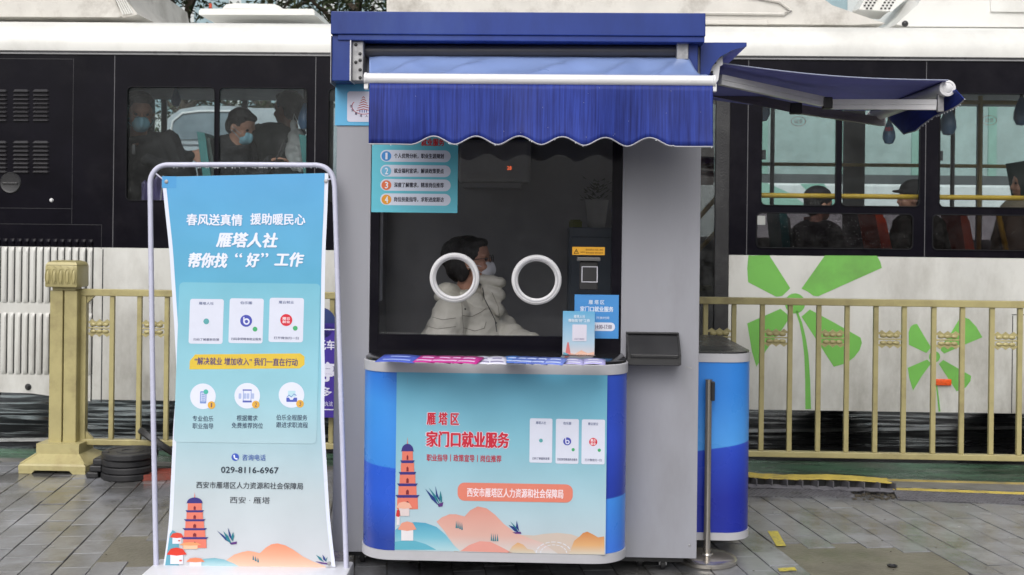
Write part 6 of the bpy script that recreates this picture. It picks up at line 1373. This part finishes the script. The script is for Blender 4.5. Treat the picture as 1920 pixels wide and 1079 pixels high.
# ================================================================ ACROSS THE ROAD
OB = frame(0, 13.2, 1.35)
o2 = lambda x, y, dy=0: P(OB, x, y, dy)
bus2 = thing('white_green_bus', 'second bus, white and pale green, seen through the windows of the near bus', 'bus', OB)
xa_, xb_ = o2(1290, 300).x, o2(2150, 300).x
pgreen = mat('pale_green_paint', (.25, .42, .36, 1), .5, var=.06); M_bw = mat('clean_white_paint', (.68, .70, .71, 1), .35, var=.03)
MB().box(xa_, xb_, 0, 2.4, .75, o2(1640, 345).z, .03).put('body', M_bw, bus2); MB().box(xa_ + .01, xb_ - .01, .02, 2.38, o2(1640, 345).z, o2(1640, 328).z).put('sill_band', mat('dark_sill', (.07, .075, .08, 1), .5), bus2)
zt3 = 3.65; MB().box(xa_, xb_, 0, 2.4, zt3 - .35, zt3, .08).put('roof', pgreen, bus2)
for i in range(7):
    x = xa_ + (xb_ - xa_) * i / 6; MB().box(max(xa_, x - .05), min(xb_, x + .05), .01, .06, o2(1640, 328).z, zt3 - .35).put('pillar', pgreen, bus2)
    if i < 6: MB().box(x + .05, x + (xb_ - xa_) / 6 - .05, .03, .05, o2(1640, 328).z + .001, zt3 - .351).put('window', mat('milky_green_glass', (.34, .43, .42, 1), .12, var=.18, vs=1.2), bus2)
MB().box(xa_ + .1, xb_ - .1, 2.2, 2.3, .8, zt3 - .4).put('far_side', M_bw, bus2)
for x in (xa_ + 1.5, xb_ - 1.8): MB().lathe([(.0, 0), (.44, 0), (.48, .03), (.48, .25), (0, .25)], (x, -.01, .445), 36, 'Y').put('wheel', M_rub, bus2, True)
# green swoosh
pr = Print(OB, -.004, bus2); pr.poly([(1380, 340), (1440, 344), (1480, 362), (1510, 384), (1530, 400), (1380, 400)], (150, 190, 175), 'swoosh_decal', 0); pr.poly([(1500, 345), (1545, 345), (1575, 385), (1545, 392)], (140, 185, 170), 'swoosh_decal', 0); pr.done()
# pale van opposite the left window
OV = frame(0, 11.8, 1.35); v_ = lambda x, y, dy=0: P(OV, x, y, dy)
van = thing('silver_minibus', 'pale silver minibus with a rounded glass front seen through the left bus window', 'minibus', OV)
pv = [(300, 330), (303, 270), (315, 222), (338, 205), (375, 199), (430, 199), (480, 203), (700, 203), (700, 420), (300, 420)]
MB().prism([v_(x, y) for x, y in pv], (0, 1.9, 0)).put('body', mat('silver_van_paint', (.42, .46, .50, 1), .28, var=.06), van)
pg = [(318, 262), (324, 228), (342, 213), (376, 209), (430, 209), (470, 212), (470, 262)]
MB().prism([v_(x, y, -.012) for x, y in pg], (0, .01, 0)).put('window', mat('van_glass', (.22, .27, .31, 1), .1, var=.25, vs=4), van)
MB().tube([v_(x, y, -.015) for x, y in pg[:6]], .014, 6).put('window_trim', M_whitepl, van, True)
for j in range(4): a, b, c, d = R(OV, 325, 270 + j * 12, 470, 273 + j * 12, -.01); MB().box(a, b, -.012, -.002, c, d, .002).put('body_crease', mat('van_crease', (.25, .27, .30, 1), .3), van)
MB().box(v_(305, 286).x, v_(480, 286).x, -.03, 0, v_(380, 293).z, v_(380, 284).z, .01).put('bumper_strip', M_whitepl, van)
for px in (360, 640): q = v_(px, 400); MB().lathe([(0, 0), (.30, 0), (.33, .02), (.33, .2), (0, .2)], (q.x, -.01, .30), 30, 'Y').put('wheel', M_rub, van, True)
# glass building and trees
GB = frame(0, 46, 1.0)
bd = thing('office_building', 'distant pale blue glass office building behind the bus roof', 'building', GB)
gx0, gx1 = P(GB, -900, 100).x, P(GB, 2900, 100).x
MB().box(gx0, gx1, 0, 12, 0, 22).put('wall', mat('pale_facade', (.60, .64, .64, 1), .5, var=.08, vs=.4), bd)
for i in range(46):
    for j in range(5):
        x = gx0 + 1.0 + i * 2.05
        if x > gx1 - 2: continue
        cell = link('window', cache.setdefault('w', MB().box(0, 1.5, -.04, -.002, 0, 2.6).mesh('window')), mat('blue_office_glass', (.30, .42, .46, 1), .12, var=.25, vs=.8), bd, loc=(x, 0, 3.2 + j * 3.6))
def tree(x, y, ht, cr_, label, seed, dens=2600, col=(.035, .055, .022)):
    r_ = random.Random(seed); t = thing('roadside_tree', label, 'tree', Matrix.Translation((x, y, 0)))
    tk = MB(); tk.tube([(0, 0, 0), (.05, .03, ht * .35), (-.04, 0, ht * .62), (.06, 0, ht * .92)], [.16, .12, .08, .03], 10)
    limbs = []
    for i in range(15):
        a_ = r_.uniform(0, 6.28); z0_ = ht * r_.uniform(.42, .85); l_ = cr_ * r_.uniform(.6, 1.05) * (1.15 - .6 * (z0_ / ht)); e = Vector((math.cos(a_) * l_, math.sin(a_) * l_, z0_ + r_.uniform(.1, .6)))
        tk.tube([(0, 0, z0_ - .2), e * .5 + Vector((0, 0, z0_ * .5)), e], [.05, .03, .012], 6); limbs.append(e)
    tk.put('trunk', mat('bark', (.07, .055, .04, 1), .9, bump=.6), t, True)
    lv = MB()
    cl_ = [e.lerp(Vector((0, 0, e.z)), r_.uniform(0, .6)) for e in limbs for _ in range(3)] + [Vector((0, 0, ht * r_.uniform(.7, 1.02))) for _ in range(6)]
    for i in range(dens):
        c_ = cl_[r_.randrange(len(cl_))]; p0 = c_ + Vector((r_.gauss(0, .34), r_.gauss(0, .34), r_.gauss(0, .20)))
        d_ = Vector((r_.gauss(0, 1), r_.gauss(0, 1), r_.gauss(-.2, .5))).normalized(); s_ = d_.cross(Vector((r_.random(), r_.random(), 1))).normalized() * .022; l_ = r_.uniform(.07, .14)
        lv.poly([p0 - s_, p0 + d_ * l_ * .5 - s_ * .6, p0 + d_ * l_, p0 + s_])
    tag(lv.put('crown', mat('leaves_%d' % (seed % 3), col + (1,), .6, var=.5, vs=3, island=.3), t, fix=False), kind='stuff')
for i, (px, d_, ht, c_, lb, sd_) in enumerate(((345, 15.9, 5.9, 1.5, 'dark green roadside tree over the left part of the bus roof', 3), (500, 16.2, 6.1, 1.7, 'dark green roadside tree above the roof hatch of the bus', 4), (665, 15.9, 6.2, 1.8, 'dense roadside tree just left of the kiosk roof', 6), (90, 16.4, 5.8, 1.6, 'roadside tree hidden behind the rear roof unit', 9))):
    q = U(px, 300, d_); tree(q.x, q.y, ht, c_, lb, sd_, 3600, ((.04, .06, .022), (.05, .06, .02), (.035, .05, .025))[i % 3])
